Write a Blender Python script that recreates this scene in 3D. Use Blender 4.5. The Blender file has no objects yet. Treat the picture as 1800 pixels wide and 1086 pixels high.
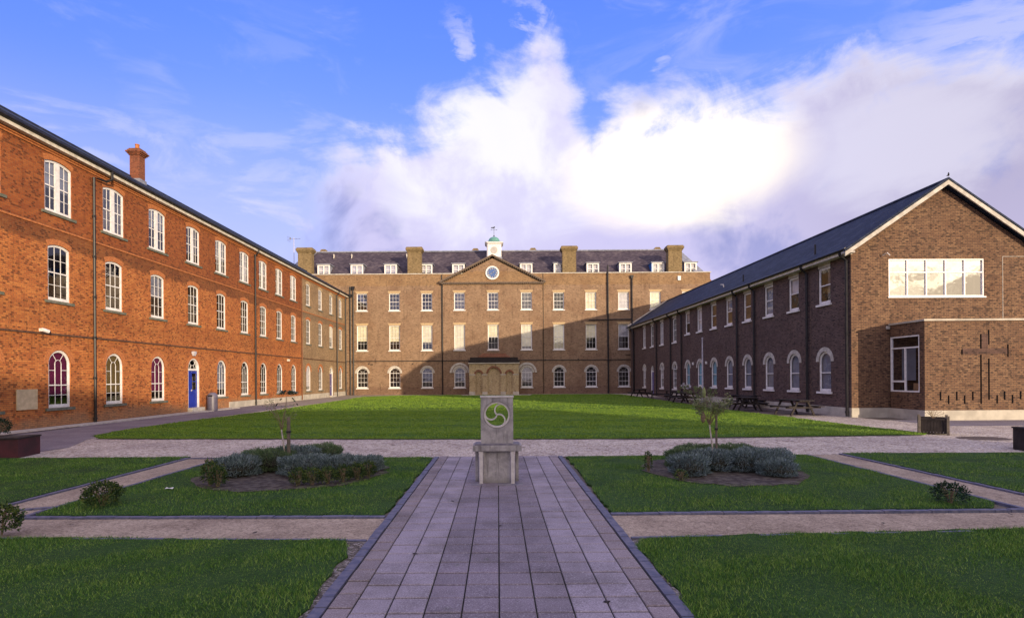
import bpy, math, random
import numpy as np
from mathutils import Matrix, Vector
R = math.radians
random.seed(7); rng = np.random.default_rng(11)
scn = bpy.context.scene
col = scn.collection

# ------------------------------------------------------------------ camera
cam_d = bpy.data.cameras.new('camera'); cam = bpy.data.objects.new('camera', cam_d); col.objects.link(cam)
cam.matrix_world = Matrix.Translation((0, 0, 1.9)) @ Matrix.Rotation(R(90), 4, 'X') @ Matrix.Rotation(R(-.38), 4, 'Z')
cam_d.sensor_width = 36; cam_d.lens = 19.3; cam_d.shift_x = 25/1800; cam_d.shift_y = 121/1800
cam_d.clip_start = .05; cam_d.clip_end = 3000
scn.camera = cam
scn.render.resolution_x, scn.render.resolution_y = 1024, 617
scn.view_settings.view_transform = 'Standard'; scn.view_settings.look = 'None'
scn.view_settings.exposure = 0.35; scn.view_settings.gamma = 1

# ------------------------------------------------------------------ sun
SUN = Vector((.7, -1, .152)).normalized()
sd = bpy.data.lights.new('sun', 'SUN'); sd.energy = 4.4; sd.angle = R(.5); sd.color = (1, .80, .56)
so = bpy.data.objects.new('sun', sd); col.objects.link(so); so.location = (40, -60, 30)
so.rotation_euler = SUN.to_track_quat('Z', 'Y').to_euler()

# ------------------------------------------------------------------ node helper
class NT:
    def __init__(s, tree): s.t = tree; s.n = tree.nodes; s.l = tree.links
    def node(s, typ, **kw):
        n = s.n.new(typ)
        for k, v in kw.items(): setattr(n, k, v)
        return n
    def set(s, sock, v):
        if hasattr(v, 'is_output') or isinstance(v, bpy.types.NodeSocket): s.l.new(v, sock)
        else:
            if isinstance(v, (tuple, list)) and len(v) == 3 and sock.type == 'RGBA': v = (*v, 1)
            sock.default_value = v
    def math(s, op, a, b=0, c=0, clamp=False):
        n = s.node('ShaderNodeMath', operation=op, use_clamp=clamp)
        s.set(n.inputs[0], a); s.set(n.inputs[1], b); s.set(n.inputs[2], c); return n.outputs[0]
    def mix(s, f, a, b, mode='MIX'):
        n = s.node('ShaderNodeMix', data_type='RGBA', blend_type=mode)
        s.set(n.inputs[0], f); s.set(n.inputs[6], a); s.set(n.inputs[7], b); return n.outputs[2]
    def ss(s, x, a, b, lo=0., hi=1.):
        n = s.node('ShaderNodeMapRange', interpolation_type='SMOOTHSTEP')
        for i, v in enumerate((x, a, b, lo, hi)): s.set(n.inputs[i], v)
        return n.outputs[0]
    def noise(s, vec, scale, detail=4, rough=.55, dist=0.):
        n = s.node('ShaderNodeTexNoise'); s.set(n.inputs['Vector'], vec)
        n.inputs['Scale'].default_value = scale; n.inputs['Detail'].default_value = detail
        n.inputs['Roughness'].default_value = rough; n.inputs['Distortion'].default_value = dist
        return n.outputs[0]
    def ramp(s, f, stops, interp='LINEAR'):
        n = s.node('ShaderNodeValToRGB'); cr = n.color_ramp; cr.interpolation = interp
        while len(cr.elements) < len(stops): cr.elements.new(.5)
        for e, (p, c) in zip(cr.elements, stops):
            e.position = p; e.color = (*c, 1) if isinstance(c, (tuple, list)) else (c, c, c, 1)
        s.set(n.inputs[0], f); return n.outputs[0]
    def vmul(s, v, xyz):
        n = s.node('ShaderNodeVectorMath', operation='MULTIPLY'); s.set(n.inputs[0], v); n.inputs[1].default_value = xyz; return n.outputs[0]

# ------------------------------------------------------------------ sky
w = bpy.data.worlds.new('World'); scn.world = w; w.use_nodes = True
T = NT(w.node_tree); T.n.clear()
out = T.node('ShaderNodeOutputWorld'); bg = T.node('ShaderNodeBackground'); T.l.new(bg.outputs[0], out.inputs[0])
sky = T.node('ShaderNodeTexSky', sky_type='NISHITA'); sky.sun_disc = False
sky.sun_elevation = math.asin(SUN.z); sky.sun_rotation = math.atan2(SUN.x, SUN.y)
sky.air_density = 1.0; sky.dust_density = .6; sky.ozone_density = 3
geo = T.node('ShaderNodeTexCoord'); D = geo.outputs['Generated']
sep = T.node('ShaderNodeSeparateXYZ'); T.l.new(D, sep.inputs[0])
az = T.math('MULTIPLY', T.math('ARCTAN2', sep.outputs[0], sep.outputs[1]), 180/math.pi)
el = T.math('MULTIPLY', T.math('ARCSINE', sep.outputs[2]), 180/math.pi)
n1 = T.noise(D, 7, 9, .6, .4); n2 = T.noise(D, 2.6, 5, .55); n3 = T.noise(T.vmul(D, (1, 1, 2.6)), 5, 8, .62, .6)
nn = T.math('SUBTRACT', n1, .5); mm = T.math('SUBTRACT', n2, .5); kk = T.math('SUBTRACT', n3, .5)
# clear air: the physical sky, deepened towards the blue the photograph has
blue = T.ramp(T.math('DIVIDE', el, 60.), [(0, (.60, .68, 1.15)), (.18, (.46, .60, 1.2)), (.38, (.28, .46, 1.25)), (.5, (.18, .36, 1.25)), (.62, (.13, .29, 1.2)), (1, (.10, .22, 1.0))])
blue = T.mix(T.ss(az, -20., -46., 0., .35), blue, (.08, .22, 1.15))
nish = T.mix(1., sky.outputs[0], (.10, .10, .10), 'MULTIPLY')
clear = T.mix(.80, nish, blue)
# height of the cloud bank's top by azimuth (degrees / 50)
azn = T.math('DIVIDE', T.math('ADD', az, 60.), 120., clamp=True)
def A(d): return (d+60)/120
tops = [(-60, 12), (-24, 13), (-19, 19), (-15.5, 23.5), (-8, 27), (0, 28.5), (2.2, 30), (4.2, 34.), (6.4, 33.5), (8.6, 27.8), (10, 24.5), (13, 27.2), (20, 27.2), (28, 26.5), (33, 26.5), (38, 27), (44, 24.5), (60, 28)]
topv = T.ramp(azn, [(A(a), t/50) for a, t in tops])
top = T.math('MULTIPLY', topv, 50.)
top = T.math('ADD', top, T.math('ADD', T.math('MULTIPLY', nn, 15.), T.math('MULTIPLY', mm, 7.)))
m_top = T.ss(T.math('ADD', T.math('SUBTRACT', top, el), T.math('MULTIPLY', kk, 11.)), -1.0, 4.2)
m_left = T.ss(T.math('ADD', az, T.math('MULTIPLY', nn, 16.)), -23., -13.)
m_low = T.ss(T.math('ADD', el, T.math('MULTIPLY', nn, 10.)), 15., 4.)
body = T.math('MULTIPLY', m_top, T.math('MAXIMUM', m_left, T.math('MULTIPLY', m_low, .35)))
# thin streaks
wis = T.ss(kk, .02, .17); wis = T.math('MULTIPLY', wis, T.ss(el, 38., 12.)); wis = T.math('MULTIPLY', wis, .40)
streak = T.noise(T.vmul(D, (2.2, 1, 6.)), 2.2, 6, .6, .8)
wis2 = T.math('MULTIPLY', T.ss(streak, .55, .8), .28)
# spire of cloud and small puffs over the left and right of the bank
def puff(a0, e0, ra, re, amp=9.):
    da = T.math('DIVIDE', T.math('ADD', T.math('SUBTRACT', az, a0), T.math('MULTIPLY', nn, amp)), ra)
    de = T.math('DIVIDE', T.math('ADD', T.math('SUBTRACT', el, e0), T.math('MULTIPLY', kk, amp)), re)
    r2 = T.math('ADD', T.math('MULTIPLY', da, da), T.math('MULTIPLY', de, de))
    return T.ss(r2, 1.25, .1)
pf = T.math('MULTIPLY', puff(-3.6, 31.4, 1.9, 1.7, 16.), .6)
pf = T.math('MAXIMUM', pf, T.math('MULTIPLY', puff(17.2, 28.4, 2.0, 1.2, 13.), .55))
pf = T.math('MAXIMUM', pf, T.math('MULTIPLY', puff(1.6, 33.6, 2.2, 1.6, 18.), .45))
pf = T.math('MAXIMUM', pf, T.math('MULTIPLY', puff(41., 26.2, 6.5, 1.6, 14.), .5))
pf = T.math('MAXIMUM', pf, T.math('MULTIPLY', puff(-21., 16.8, 6.5, 3.0, 22.), .55))
pf = T.math('MULTIPLY', pf, T.ss(n3, .36, .56))
pf = T.math('MAXIMUM', pf, T.math('MULTIPLY', puff(-37., 18., 4., .6, 6.), .3))
mask = T.math('MAXIMUM', T.math('MAXIMUM', body, pf), T.math('MAXIMUM', wis, wis2), clamp=True)
mask = T.math('MULTIPLY', mask, .97)
# cloud body: grey-lavender, white where the low sun reaches it
grey = T.mix(T.ss(az, 15., 42.), (.66, .62, .92), (.50, .46, .66))
grey = T.mix(T.ss(T.math('ADD', mm, T.math('MULTIPLY', nn, .6)), .02, .16), grey, (.34, .36, .68))
lit1 = puff(-1.0, 22.2, 15., 9.5, 10.); lit2 = puff(18.2, 20.0, 12.0, 6.2, 3.)
edge = T.math('MULTIPLY', T.ss(T.math('SUBTRACT', top, el), 7., .5), .55)
litv = T.ss(T.math('ADD', nn, T.math('MULTIPLY', mm, .7)), -.22, .06, .30, 1.)
litm = T.math('MAXIMUM', T.math('MAXIMUM', T.math('MULTIPLY', T.math('MULTIPLY', lit1, .95), litv), edge), T.math('MULTIPLY', puff(37., 19., 9., 6., 10.), .40))
cloud = T.mix(litm, grey, (1.02, 1.0, 1.10))
cloud = T.mix(lit2, cloud, (1.45, 1.31, 1.04))
cloud = T.mix(T.math('MULTIPLY', T.ss(el, 16., 3.), .5), cloud, (.72, .64, .95))
clear = T.mix(T.ss(el, 27., 8., 0., .75), clear, (.60, .64, 1.08))
skyc = T.mix(mask, clear, cloud)
# behind the viewer, round the low sun: warm glow
dotn = T.node('ShaderNodeVectorMath', operation='DOT_PRODUCT'); T.l.new(D, dotn.inputs[0]); dotn.inputs[1].default_value = SUN
glow = T.ss(dotn.outputs['Value'], .72, .985)
# bright unseen sky added overhead and behind the viewer to lift the shade
fill_sky = T.math('MAXIMUM', T.ss(T.math('ABSOLUTE', az), 62., 95.), T.ss(el, 42., 62.))
fill_sky = T.math('MULTIPLY', fill_sky, T.ss(mm, -.28, .10, .55, 1.))
skyc = T.mix(fill_sky, skyc, (1.06, .96, 1.20))
skyc = T.mix(glow, skyc, T.mix(T.ss(n3, .40, .60), (1.0, .78, .52), (3.0, 2.5, 1.65)))
skyc = T.mix(T.ss(el, -1., -3.), skyc, (.12, .12, .13))
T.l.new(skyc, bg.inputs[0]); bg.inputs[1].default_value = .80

# ------------------------------------------------------------------ materials
MATS = {}
def mat(name, base=(.5, .5, .5), rough=.7, metal=0., spec=.4):
    m = bpy.data.materials.new(name); m.use_nodes = True; t = NT(m.node_tree)
    b = t.n['Principled BSDF']; t.set(b.inputs['Base Color'], base)
    b.inputs['Roughness'].default_value = rough; b.inputs['Metallic'].default_value = metal
    b.inputs['Specular IOR Level'].default_value = spec
    MATS[name] = m; return m, t, b
def bump(t, b, h, strength=.3, dist=.01):
    n = t.node('ShaderNodeBump'); n.inputs['Strength'].default_value = strength; n.inputs['Distance'].default_value = dist
    t.set(n.inputs['Height'], h); t.l.new(n.outputs[0], b.inputs['Normal'])
def uvn(t): return t.node('ShaderNodeTexCoord').outputs['UV']
def objn(t): return t.node('ShaderNodeTexCoord').outputs['Object']
def noisy(name, c1, c2, scale=3, rough=.8, bs=.2, bscale=60, metal=0, spec=.3, detail=5, bd=.004):
    m, t, b = mat(name, c1, rough, metal, spec); o = objn(t)
    f = t.ss(t.noise(o, scale, detail), .35, .65)
    t.l.new(t.mix(f, c1, c2), b.inputs['Base Color'])
    if bs: bump(t, b, t.noise(o, bscale, 3), bs, bd)
    return m
M_slotshade = mat('painted_slot_shade', (.008, .007, .008), 1., 0, 0.)[0]  # matt black painted in for the shade inside the wall slots
def brick(name, stops, mortar, stain=(.5, .5, .5), stain_amt=.5, bands=(), mort=.014, bw=.225, rh=.075, dark_base=None, zt=None, spots=.18):
    m, t, b = mat(name, (.3, .2, .1), .86, 0, .25); uv = uvn(t)
    n = t.node('ShaderNodeTexBrick'); t.l.new(uv, n.inputs['Vector'])
    for k, v in (('Color1', (0, 0, 0, 1)), ('Color2', (1, 1, 1, 1)), ('Mortar', (.5, .5, .5, 1))): n.inputs[k].default_value = v
    for k, v in (('Scale', 1), ('Mortar Size', mort*.5), ('Mortar Smooth', .1), ('Bias', 0), ('Brick Width', bw), ('Row Height', rh)): n.inputs[k].default_value = v
    big = t.noise(uv, .55, 5, .6); mid = t.noise(uv, 2.3, 5, .65)
    f = t.math('ADD', n.outputs['Color'], t.math('MULTIPLY', t.math('SUBTRACT', mid, .5), .30), clamp=True)
    f = t.math('ADD', t.math('MULTIPLY', f, .42), .29)
    c = t.ramp(f, stops)
    # vitrified headers
    nb = t.node('ShaderNodeTexBrick'); t.l.new(uv, nb.inputs['Vector'])
    for k, v in (('Color1', (0, 0, 0, 1)), ('Color2', (1, 1, 1, 1)), ('Mortar', (0, 0, 0, 1)), ('Scale', 1), ('Mortar Size', 0), ('Brick Width', bw/2), ('Row Height', rh)): nb.inputs[k].default_value = v
    sp = nb.outputs['Color']
    c = t.mix(t.ss(sp, 1-spots*.7, 1-spots*.7+.05, 0., .6), c, tuple(x*.35 for x in stops[0][1]))
    c = t.mix(t.ss(big, .42, .68, 0., stain_amt), c, t.mix(1., c, stain, 'MULTIPLY'))
    # rain streaks: narrow in u, long in z
    strk = t.noise(t.vmul(uv, (3.0, .22, 1)), 1.6, 4, .6)
    c = t.mix(t.ss(strk, .54, .70, 0., .6), c, t.mix(1., c, (.50, .47, .45), 'MULTIPLY'))
    c = t.mix(t.ss(t.noise(uv, .28, 2, .4), .56, .60, 0., .22), c, t.mix(1., c, (1.3, 1.25, 1.15), 'MULTIPLY'))
    if bands or dark_base:
        s = t.node('ShaderNodeSeparateXYZ'); t.l.new(uv, s.inputs[0]); z = s.outputs[1]
        zz = t.math('ADD', z, t.math('MULTIPLY', t.math('SUBTRACT', mid, .5), .5))
        for z0, z1, cc, am in bands:
            k = t.math('MULTIPLY', t.ss(zz, z0-.12, z0+.05), t.ss(zz, z1+.12, z1-.05))
            c = t.mix(t.math('MULTIPLY', k, am), c, t.mix(1., c, cc, 'MULTIPLY'))
        if dark_base:
            k = t.ss(t.math('ADD', zz, t.math('MULTIPLY', t.math('SUBTRACT', big, .5), 1.5)), dark_base[0], dark_base[0]*.3)
            c = t.mix(t.math('MULTIPLY', k, dark_base[1]), c, dark_base[2])
    c = t.mix(n.outputs['Fac'], c, mortar)
    t.l.new(c, b.inputs['Base Color'])
    h = t.math('ADD', t.math('MULTIPLY', n.outputs['Fac'], -1.), t.math('MULTIPLY', t.noise(uv, 30, 4), .5))
    bump(t, b, h, .55, .012)
    return m
B_red = brick('red_brick', [(0, (.20, .055, .022)), (.35, (.40, .125, .035)), (.65, (.52, .19, .05)), (1, (.60, .27, .09))], (.17, .085, .045), (.62, .48, .42), .55,
              bands=[(7.45, 8.15, (.36, .34, .38), .85), (8.15, 11.6, (.55, .42, .38), .85), (4.2, 5.0, (.70, .66, .62), .5), (3.3, 3.8, (.8, .74, .7), .4)], dark_base=(.75, .55, (.27, .19, .11)), spots=.3)
B_brn = brick('brown_brick', [(0, (.14, .08, .045)), (.4, (.23, .15, .078)), (.7, (.31, .20, .105)), (1, (.42, .29, .16))], (.30, .22, .14), (.60, .52, .48), .55,
              bands=[(7.55, 8.15, (.45, .40, .42), .7)], dark_base=(.6, .4, (.36, .29, .18)))
B_main = brick('stock_brick', [(0, (.135, .080, .052)), (.4, (.235, .150, .092)), (.7, (.30, .195, .122)), (1, (.41, .29, .19))], (.19, .145, .11), (.62, .52, .48), .6,
               bands=[(12.7, 14.2, (1.02, .95, .68), .7), (.0, .9, (.62, .55, .60), .6)], spots=.15)
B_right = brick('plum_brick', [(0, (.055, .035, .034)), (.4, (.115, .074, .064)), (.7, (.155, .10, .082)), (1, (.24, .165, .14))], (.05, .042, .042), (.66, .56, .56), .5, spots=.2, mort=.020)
B_gable = brick('multi_brick', [(0, (.065, .038, .025)), (.35, (.14, .076, .044)), (.65, (.195, .112, .062)), (1, (.32, .20, .11))], (.055, .04, .035), (.60, .5, .45), .5, spots=.3, mort=.018)
B_porch = brick('porch_brick', [(0, (.28, .20, .11)), (.5, (.42, .33, .19)), (1, (.54, .44, .28))], (.34, .26, .15), (.55, .5, .45), .6)
B_chim = brick('chimney_brick', [(0, (.09, .06, .03)), (.5, (.20, .14, .07)), (1, (.31, .225, .12))], (.22, .17, .09), (.5, .5, .4), .6, bw=.225)
B_chimr = brick('red_chimney_brick', [(0, (.08, .025, .015)), (.5, (.20, .06, .028)), (1, (.28, .10, .045))], (.2, .11, .07), (.5, .5, .5), .6)
def slate(name, a, b_, c_):
    m, t, b = mat(name, a, .8, 0, .15); uv = uvn(t)
    n = t.node('ShaderNodeTexBrick'); t.l.new(uv, n.inputs['Vector'])
    for k, v in (('Color1', (0, 0, 0, 1)), ('Color2', (1, 1, 1, 1)), ('Mortar', (0, 0, 0, 1))): n.inputs[k].default_value = v
    for k, v in (('Scale', 1), ('Mortar Size', .006), ('Brick Width', .30), ('Row Height', .20)): n.inputs[k].default_value = v
    f = t.math('ADD', t.math('MULTIPLY', n.outputs['Color'], .6), t.math('MULTIPLY', t.ss(t.noise(uv, .5, 6, .65), .3, .7), .5), clamp=True)
    c = t.ramp(f, [(0, a), (.6, b_), (1, c_)])
    t.l.new(t.mix(n.outputs['Fac'], c, (.01, .01, .012)), b.inputs['Base Color'])
    bump(t, b, t.math('ADD', t.math('MULTIPLY', n.outputs['Fac'], -1.), n.outputs['Color']), .5, .01); return m
M_slate = slate('blue_slate', (.014, .018, .034), (.024, .032, .058), (.042, .052, .082))
M_slate2 = slate('purple_slate', (.035, .028, .038), (.065, .052, .068), (.11, .09, .10))
M_white = noisy('white_paint', (.74, .72, .70), (.62, .60, .58), 6, .45, .05, 80)
M_cream = noisy('cream_paint', (.62, .57, .48), (.45, .41, .34), 5, .6, .15, 40)
M_stone = noisy('pale_stone', (.50, .47, .42), (.36, .33, .29), 4, .85, .3, 60)
M_gauged = noisy('gauged_yellow_brick', (.46, .34, .20), (.36, .255, .14), 9, .85, .2, 60)
M_sillg = noisy('grey_sill_stone', (.17, .16, .13), (.10, .11, .08), 5, .9, .3, 60)
M_redarch = noisy('rubbed_red_brick', (.46, .17, .055), (.30, .10, .035), 14, .85, .3, 50)
M_black = noisy('black_iron', (.010, .010, .012), (.02, .018, .02), 6, .45, .1, 50)
M_brownpipe = noisy('rusty_pipe_paint', (.12, .04, .02), (.20, .08, .03), 6, .6, .1, 50)
M_lead = noisy('lead_sheet', (.16, .17, .21), (.25, .26, .31), 3, .5, .1, 30)
M_conc = noisy('pale_plinth_concrete', (.46, .42, .35), (.34, .31, .26), 1.7, .9, .25, 50)
M_dark = noisy('dark_interior', (.035, .032, .04), (.02, .02, .025), 1, .9, 0)
M_room = noisy('beige_interior_wall', (.16, .14, .12), (.10, .09, .08), .4, .9, 0)
M_blue = noisy('blue_door_paint', (.015, .035, .33), (.012, .03, .26), 4, .35, .05, 60, spec=.5)
M_purpled = noisy('purple_door_paint', (.10, .08, .22), (.08, .07, .17), 4, .45, .05, 60)
M_copper = noisy('verdigris_copper', (.12, .29, .25), (.08, .21, .18), 5, .55, .1, 30)
M_gold = mat('gilt', (.75, .65, .35), .35, .3)[0]
M_clock = noisy('clock_face_blue', (.07, .13, .32), (.06, .11, .27), 5, .5, 0)
M_grey = noisy('grey_disc', (.42, .40, .38), (.36, .34, .32), 5, .7, 0)
M_tile = noisy('red_roof_tile', (.24, .10, .05), (.14, .07, .045), 7, .8, .3, 20)
M_bin = noisy('bin_plastic', (.075, .07, .10), (.10, .09, .13), 3, .42, .05, 40, spec=.5)
M_bin2 = noisy('bin_lid_plastic', (.13, .12, .16), (.10, .09, .13), 3, .4, .05, 40, spec=.5)
M_gstone = noisy('monument_stone_plain', (.36, .335, .33), (.20, .185, .19), 5, .85, .4, 45, detail=8)
m, t, b = mat('monument_stone', (.3, .28, .28), .88, 0, .2); o = objn(t)
c = t.mix(t.ss(t.noise(o, 6, 8, .65), .35, .65), (.34, .32, .32), (.22, .205, .21))
c = t.mix(t.ss(t.noise(t.vmul(o, (9, 9, .8)), 2, 5, .6), .52, .72, 0, .75), c, (.10, .092, .09)); c = t.mix(t.ss(t.noise(o, 22, 3, .6), .62, .72, 0, .5), c, (.42, .40, .33))
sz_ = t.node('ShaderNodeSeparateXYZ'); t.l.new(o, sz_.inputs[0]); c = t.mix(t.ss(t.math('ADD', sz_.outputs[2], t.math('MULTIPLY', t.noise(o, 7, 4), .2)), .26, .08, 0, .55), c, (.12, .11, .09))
t.l.new(c, b.inputs['Base Color']); bump(t, b, t.noise(o, 60, 6, .7), .5, .006); M_gstone = m
M_gstone2 = noisy('monument_pale_stone', (.50, .47, .45), (.40, .37, .36), 8, .8, .3, 60)
M_gstoned = noisy('monument_dark_slab', (.10, .09, .12), (.20, .185, .20), 7, .7, .3, 60, detail=8)
M_wood = noisy('weathered_wood', (.16, .13, .10), (.09, .075, .06), 6, .85, .4, 40)
M_darkwood = noisy('dark_stained_wood', (.014, .010, .010), (.026, .019, .018), 5, .75, .3, 40)
M_mar = noisy('maroon_planter_board', (.070, .016, .022), (.035, .012, .016), 2.5, .6, .2, 20)
M_soil = noisy('bare_soil', (.035, .025, .022), (.10, .085, .07), 9, .95, .9, 50, detail=8, bd=.03)
M_bark = noisy('pale_bark', (.42, .38, .34), (.24, .21, .17), 30, .85, .3, 90)
M_twig = noisy('twig_bark', (.14, .10, .07), (.22, .17, .10), 20, .85, .2, 90)
M_card = noisy('cardboard', (.34, .20, .10), (.28, .16, .08), 3, .9, 0)
M_galv = noisy('galvanised_steel', (.50, .49, .53), (.38, .37, .42), 8, .5, .05, 40)
def cloth(name, c): return noisy(name, c, tuple(x*.8 for x in c), 2, .9, 0)
M_blind = cloth('cream_roller_blind', (.78, .72, .50)); M_blindw = cloth('white_net_curtain', (.62, .60, .62))
M_mag = cloth('magenta_curtain', (.15, .012, .065)); M_och = cloth('ochre_curtain', (.16, .11, .035)); M_gcur = cloth('grey_vertical_blind', (.22, .24, .30))
M_aqua = cloth('turquoise_paper', (.25, .50, .60))
def glass(name, amt):
    m = bpy.data.materials.new(name); m.use_nodes = True; t = NT(m.node_tree); t.n.clear()
    o = t.node('ShaderNodeOutputMaterial'); mx = t.node('ShaderNodeMixShader'); tr = t.node('ShaderNodeBsdfTransparent'); gl = t.node('ShaderNodeBsdfGlossy')
    tr.inputs[0].default_value = (.86, .87, .90, 1); gl.inputs['Roughness'].default_value = .015; gl.inputs[0].default_value = (.95, .95, 1, 1)
    g = t.node('ShaderNodeNewGeometry'); dt = t.node('ShaderNodeVectorMath', operation='DOT_PRODUCT'); t.l.new(g.outputs['Incoming'], dt.inputs[0]); t.l.new(g.outputs['True Normal'], dt.inputs[1])
    q = t.math('POWER', t.math('SUBTRACT', 1., t.math('ABSOLUTE', dt.outputs['Value'])), 5.)
    oi = t.node('ShaderNodeObjectInfo')
    f = t.math('ADD', t.math('ADD', t.math('MULTIPLY', q, .8), t.math('MULTIPLY', oi.outputs['Random'], .16)), amt+.02, clamp=True)
    va = t.node('ShaderNodeVectorMath', operation='ADD'); t.l.new(objn(t), va.inputs[0]); cx_ = t.node('ShaderNodeCombineXYZ'); t.l.new(t.math('MULTIPLY', oi.outputs['Random'], 40.), cx_.inputs[0]); t.l.new(cx_.outputs[0], va.inputs[1]); oo = va.outputs[0]; nb = t.node('ShaderNodeBump'); nb.inputs['Strength'].default_value = .06; nb.inputs['Distance'].default_value = .05
    t.l.new(t.noise(oo, 1.8, 2), nb.inputs['Height']); t.l.new(nb.outputs[0], gl.inputs['Normal'])
    t.l.new(f, mx.inputs[0]); t.l.new(tr.outputs[0], mx.inputs[1]); t.l.new(gl.outputs[0], mx.inputs[2]); t.l.new(mx.outputs[0], o.inputs[0])
    return m
M_glass = glass('old_window_glass', .0); M_glass2 = glass('coated_window_glass', .60)
def leaf(name, stops, rough=.6, transl=.0):
    m, t, b = mat(name, stops[0], rough, 0, .25)
    g = t.node('ShaderNodeNewGeometry'); o = objn(t)
    f = t.math('ADD', t.math('MULTIPLY', g.outputs['Random Per Island'], .62), t.math('ADD', t.math('MULTIPLY', t.noise(o, 1.3, 4, .6), .55), t.math('MULTIPLY', t.math('SUBTRACT', t.noise(o, 9., 3, .6), .5), .5)))
    k = len(stops); t.l.new(t.ramp(f, [(.15+.75*i/(k-1), c) for i, c in enumerate(stops)]), b.inputs['Base Color'])
    return m
M_grass = leaf('grass_blade', [(.012, .045, .007), (.042, .125, .014), (.095, .205, .022), (.22, .31, .06)])
M_grassfar = leaf('lawn_blade', [(.045, .11, .010), (.09, .18, .014), (.14, .235, .02), (.20, .29, .035)])
M_lav = leaf('lavender_leaf', [(.022, .034, .030), (.06, .09, .085), (.13, .18, .18), (.24, .30, .32)])
M_lavg = leaf('lavender_green_leaf', [(.035, .065, .03), (.08, .13, .06), (.14, .20, .10)])
M_box = leaf('box_leaf', [(.006, .018, .006), (.016, .040, .010), (.040, .075, .016), (.13, .16, .03)])
M_darkleaf = leaf('dark_glossy_leaf', [(.008, .022, .012), (.02, .05, .022)], .35)
M_olive = leaf('olive_leaf', [(.06, .09, .035), (.13, .16, .06), (.22, .24, .11)])
M_pinkleaf = leaf('bare_bush_leaf', [(.10, .06, .05), (.20, .13, .09)])
def ground_mat(name, cs, sc, bs=.6, bd=.02, rough=.95, big=(.75, .75, .75), bigscale=.25, vor=True):
    m, t, b = mat(name, cs[0], rough, 0, .2); o = objn(t)
    if vor:
        v = t.node('ShaderNodeTexVoronoi'); t.l.new(o, v.inputs['Vector']); v.inputs['Scale'].default_value = sc
        s = t.node('ShaderNodeSeparateXYZ'); t.l.new(v.outputs['Color'], s.inputs[0]); f = s.outputs[0]; h = v.outputs['Distance']
        v2 = t.node('ShaderNodeTexVoronoi'); t.l.new(o, v2.inputs['Vector']); v2.inputs['Scale'].default_value = sc*.35
        s2 = t.node('ShaderNodeSeparateXYZ'); t.l.new(v2.outputs['Color'], s2.inputs[0])
        f = t.math('ADD', t.math('MULTIPLY', f, .65), t.math('MULTIPLY', s2.outputs[0], .35))
        h = t.math('MULTIPLY', h, -1.)
    else: f = t.noise(o, sc, 6, .7); h = f
    k = len(cs); c = t.ramp(f, [(i/(k-1) if vor else .3+.4*i/(k-1), q) for i, q in enumerate(cs)])
    c = t.mix(t.ss(t.noise(o, bigscale, 6, .6), .38, .66), c, t.mix(1., c, big, 'MULTIPLY'))
    t.l.new(c, b.inputs['Base Color']); bump(t, b, h, bs, bd); return m
M_gravel = ground_mat('pale_gravel', [(.16, .125, .10), (.33, .27, .22), (.47, .40, .33), (.68, .61, .53), (.21, .165, .13)], 24, 1., .03, big=(.80, .78, .80), bigscale=.6)
M_hoggin = ground_mat('buff_hoggin', [(.17, .13, .095), (.28, .22, .165), (.37, .295, .22), (.47, .385, .30)], 60, .4, .006, big=(.72, .70, .70), bigscale=1.1)
M_tarmac = ground_mat('purple_tarmac', [(.15, .13, .14), (.20, .175, .19), (.26, .23, .24)], 60, .4, .006, big=(.75, .73, .78), bigscale=.7)
M_pave = ground_mat('far_paving', [(.28, .24, .19), (.36, .31, .25)], 12, .2, .01, big=(.8, .8, .8))
M_under = ground_mat('turf', [(.012, .034, .009), (.022, .058, .010), (.05, .09, .018)], 25, .6, .02, vor=False, big=(.7, .75, .6), bigscale=.9)
M_base = ground_mat('earth_ground', [(.12, .10, .08), (.18, .15, .12)], 3, .4, .03, vor=False)
M_edge = noisy('blue_edging_brick', (.075, .08, .13), (.13, .125, .17), 12, .7, .4, 60)
M_chip = ground_mat('damp_chippings', [(.06, .045, .04), (.12, .09, .08), (.2, .16, .14)], 40)
M_joint = noisy('dirty_joint', (.012, .012, .010), (.03, .032, .02), 3, 1., .2, 60)
M_chip2 = ground_mat('soil_and_gravel', [(.05, .04, .035), (.10, .085, .07), (.22, .19, .17), (.42, .38, .36)], 42, 1., .02)
# big lawn with mown bands (the grass itself is two tones where the mower turned it)
m, t, b = mat('mown_turf', (.05, .1, .02), .9, 0, .15); o = objn(t)
s = t.node('ShaderNodeSeparateXYZ'); t.l.new(o, s.inputs[0])
yy = t.math('ADD', s.outputs[1], t.math('ADD', t.math('MULTIPLY', s.outputs[0], .10), t.math('MULTIPLY', t.noise(o, .4, 3), .9)))
wv = t.math('SINE', t.math('MULTIPLY', yy, 2*math.pi/3.2)); f = t.ss(wv, -.45, .45)
c = t.mix(f, (.045, .105, .012), (.095, .165, .016)); c = t.mix(t.ss(t.noise(o, .5, 6, .65), .35, .7), c, t.mix(1., c, (1.25, 1.1, .9), 'MULTIPLY'))
c = t.mix(t.ss(t.noise(o, 14, 4, .7), .4, .65), c, t.mix(1., c, (.60, .68, .5), 'MULTIPLY'))
t.l.new(c, b.inputs['Base Color']); bump(t, b, t.noise(o, 25, 4, .7), .7, .04); M_mown = m
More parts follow.
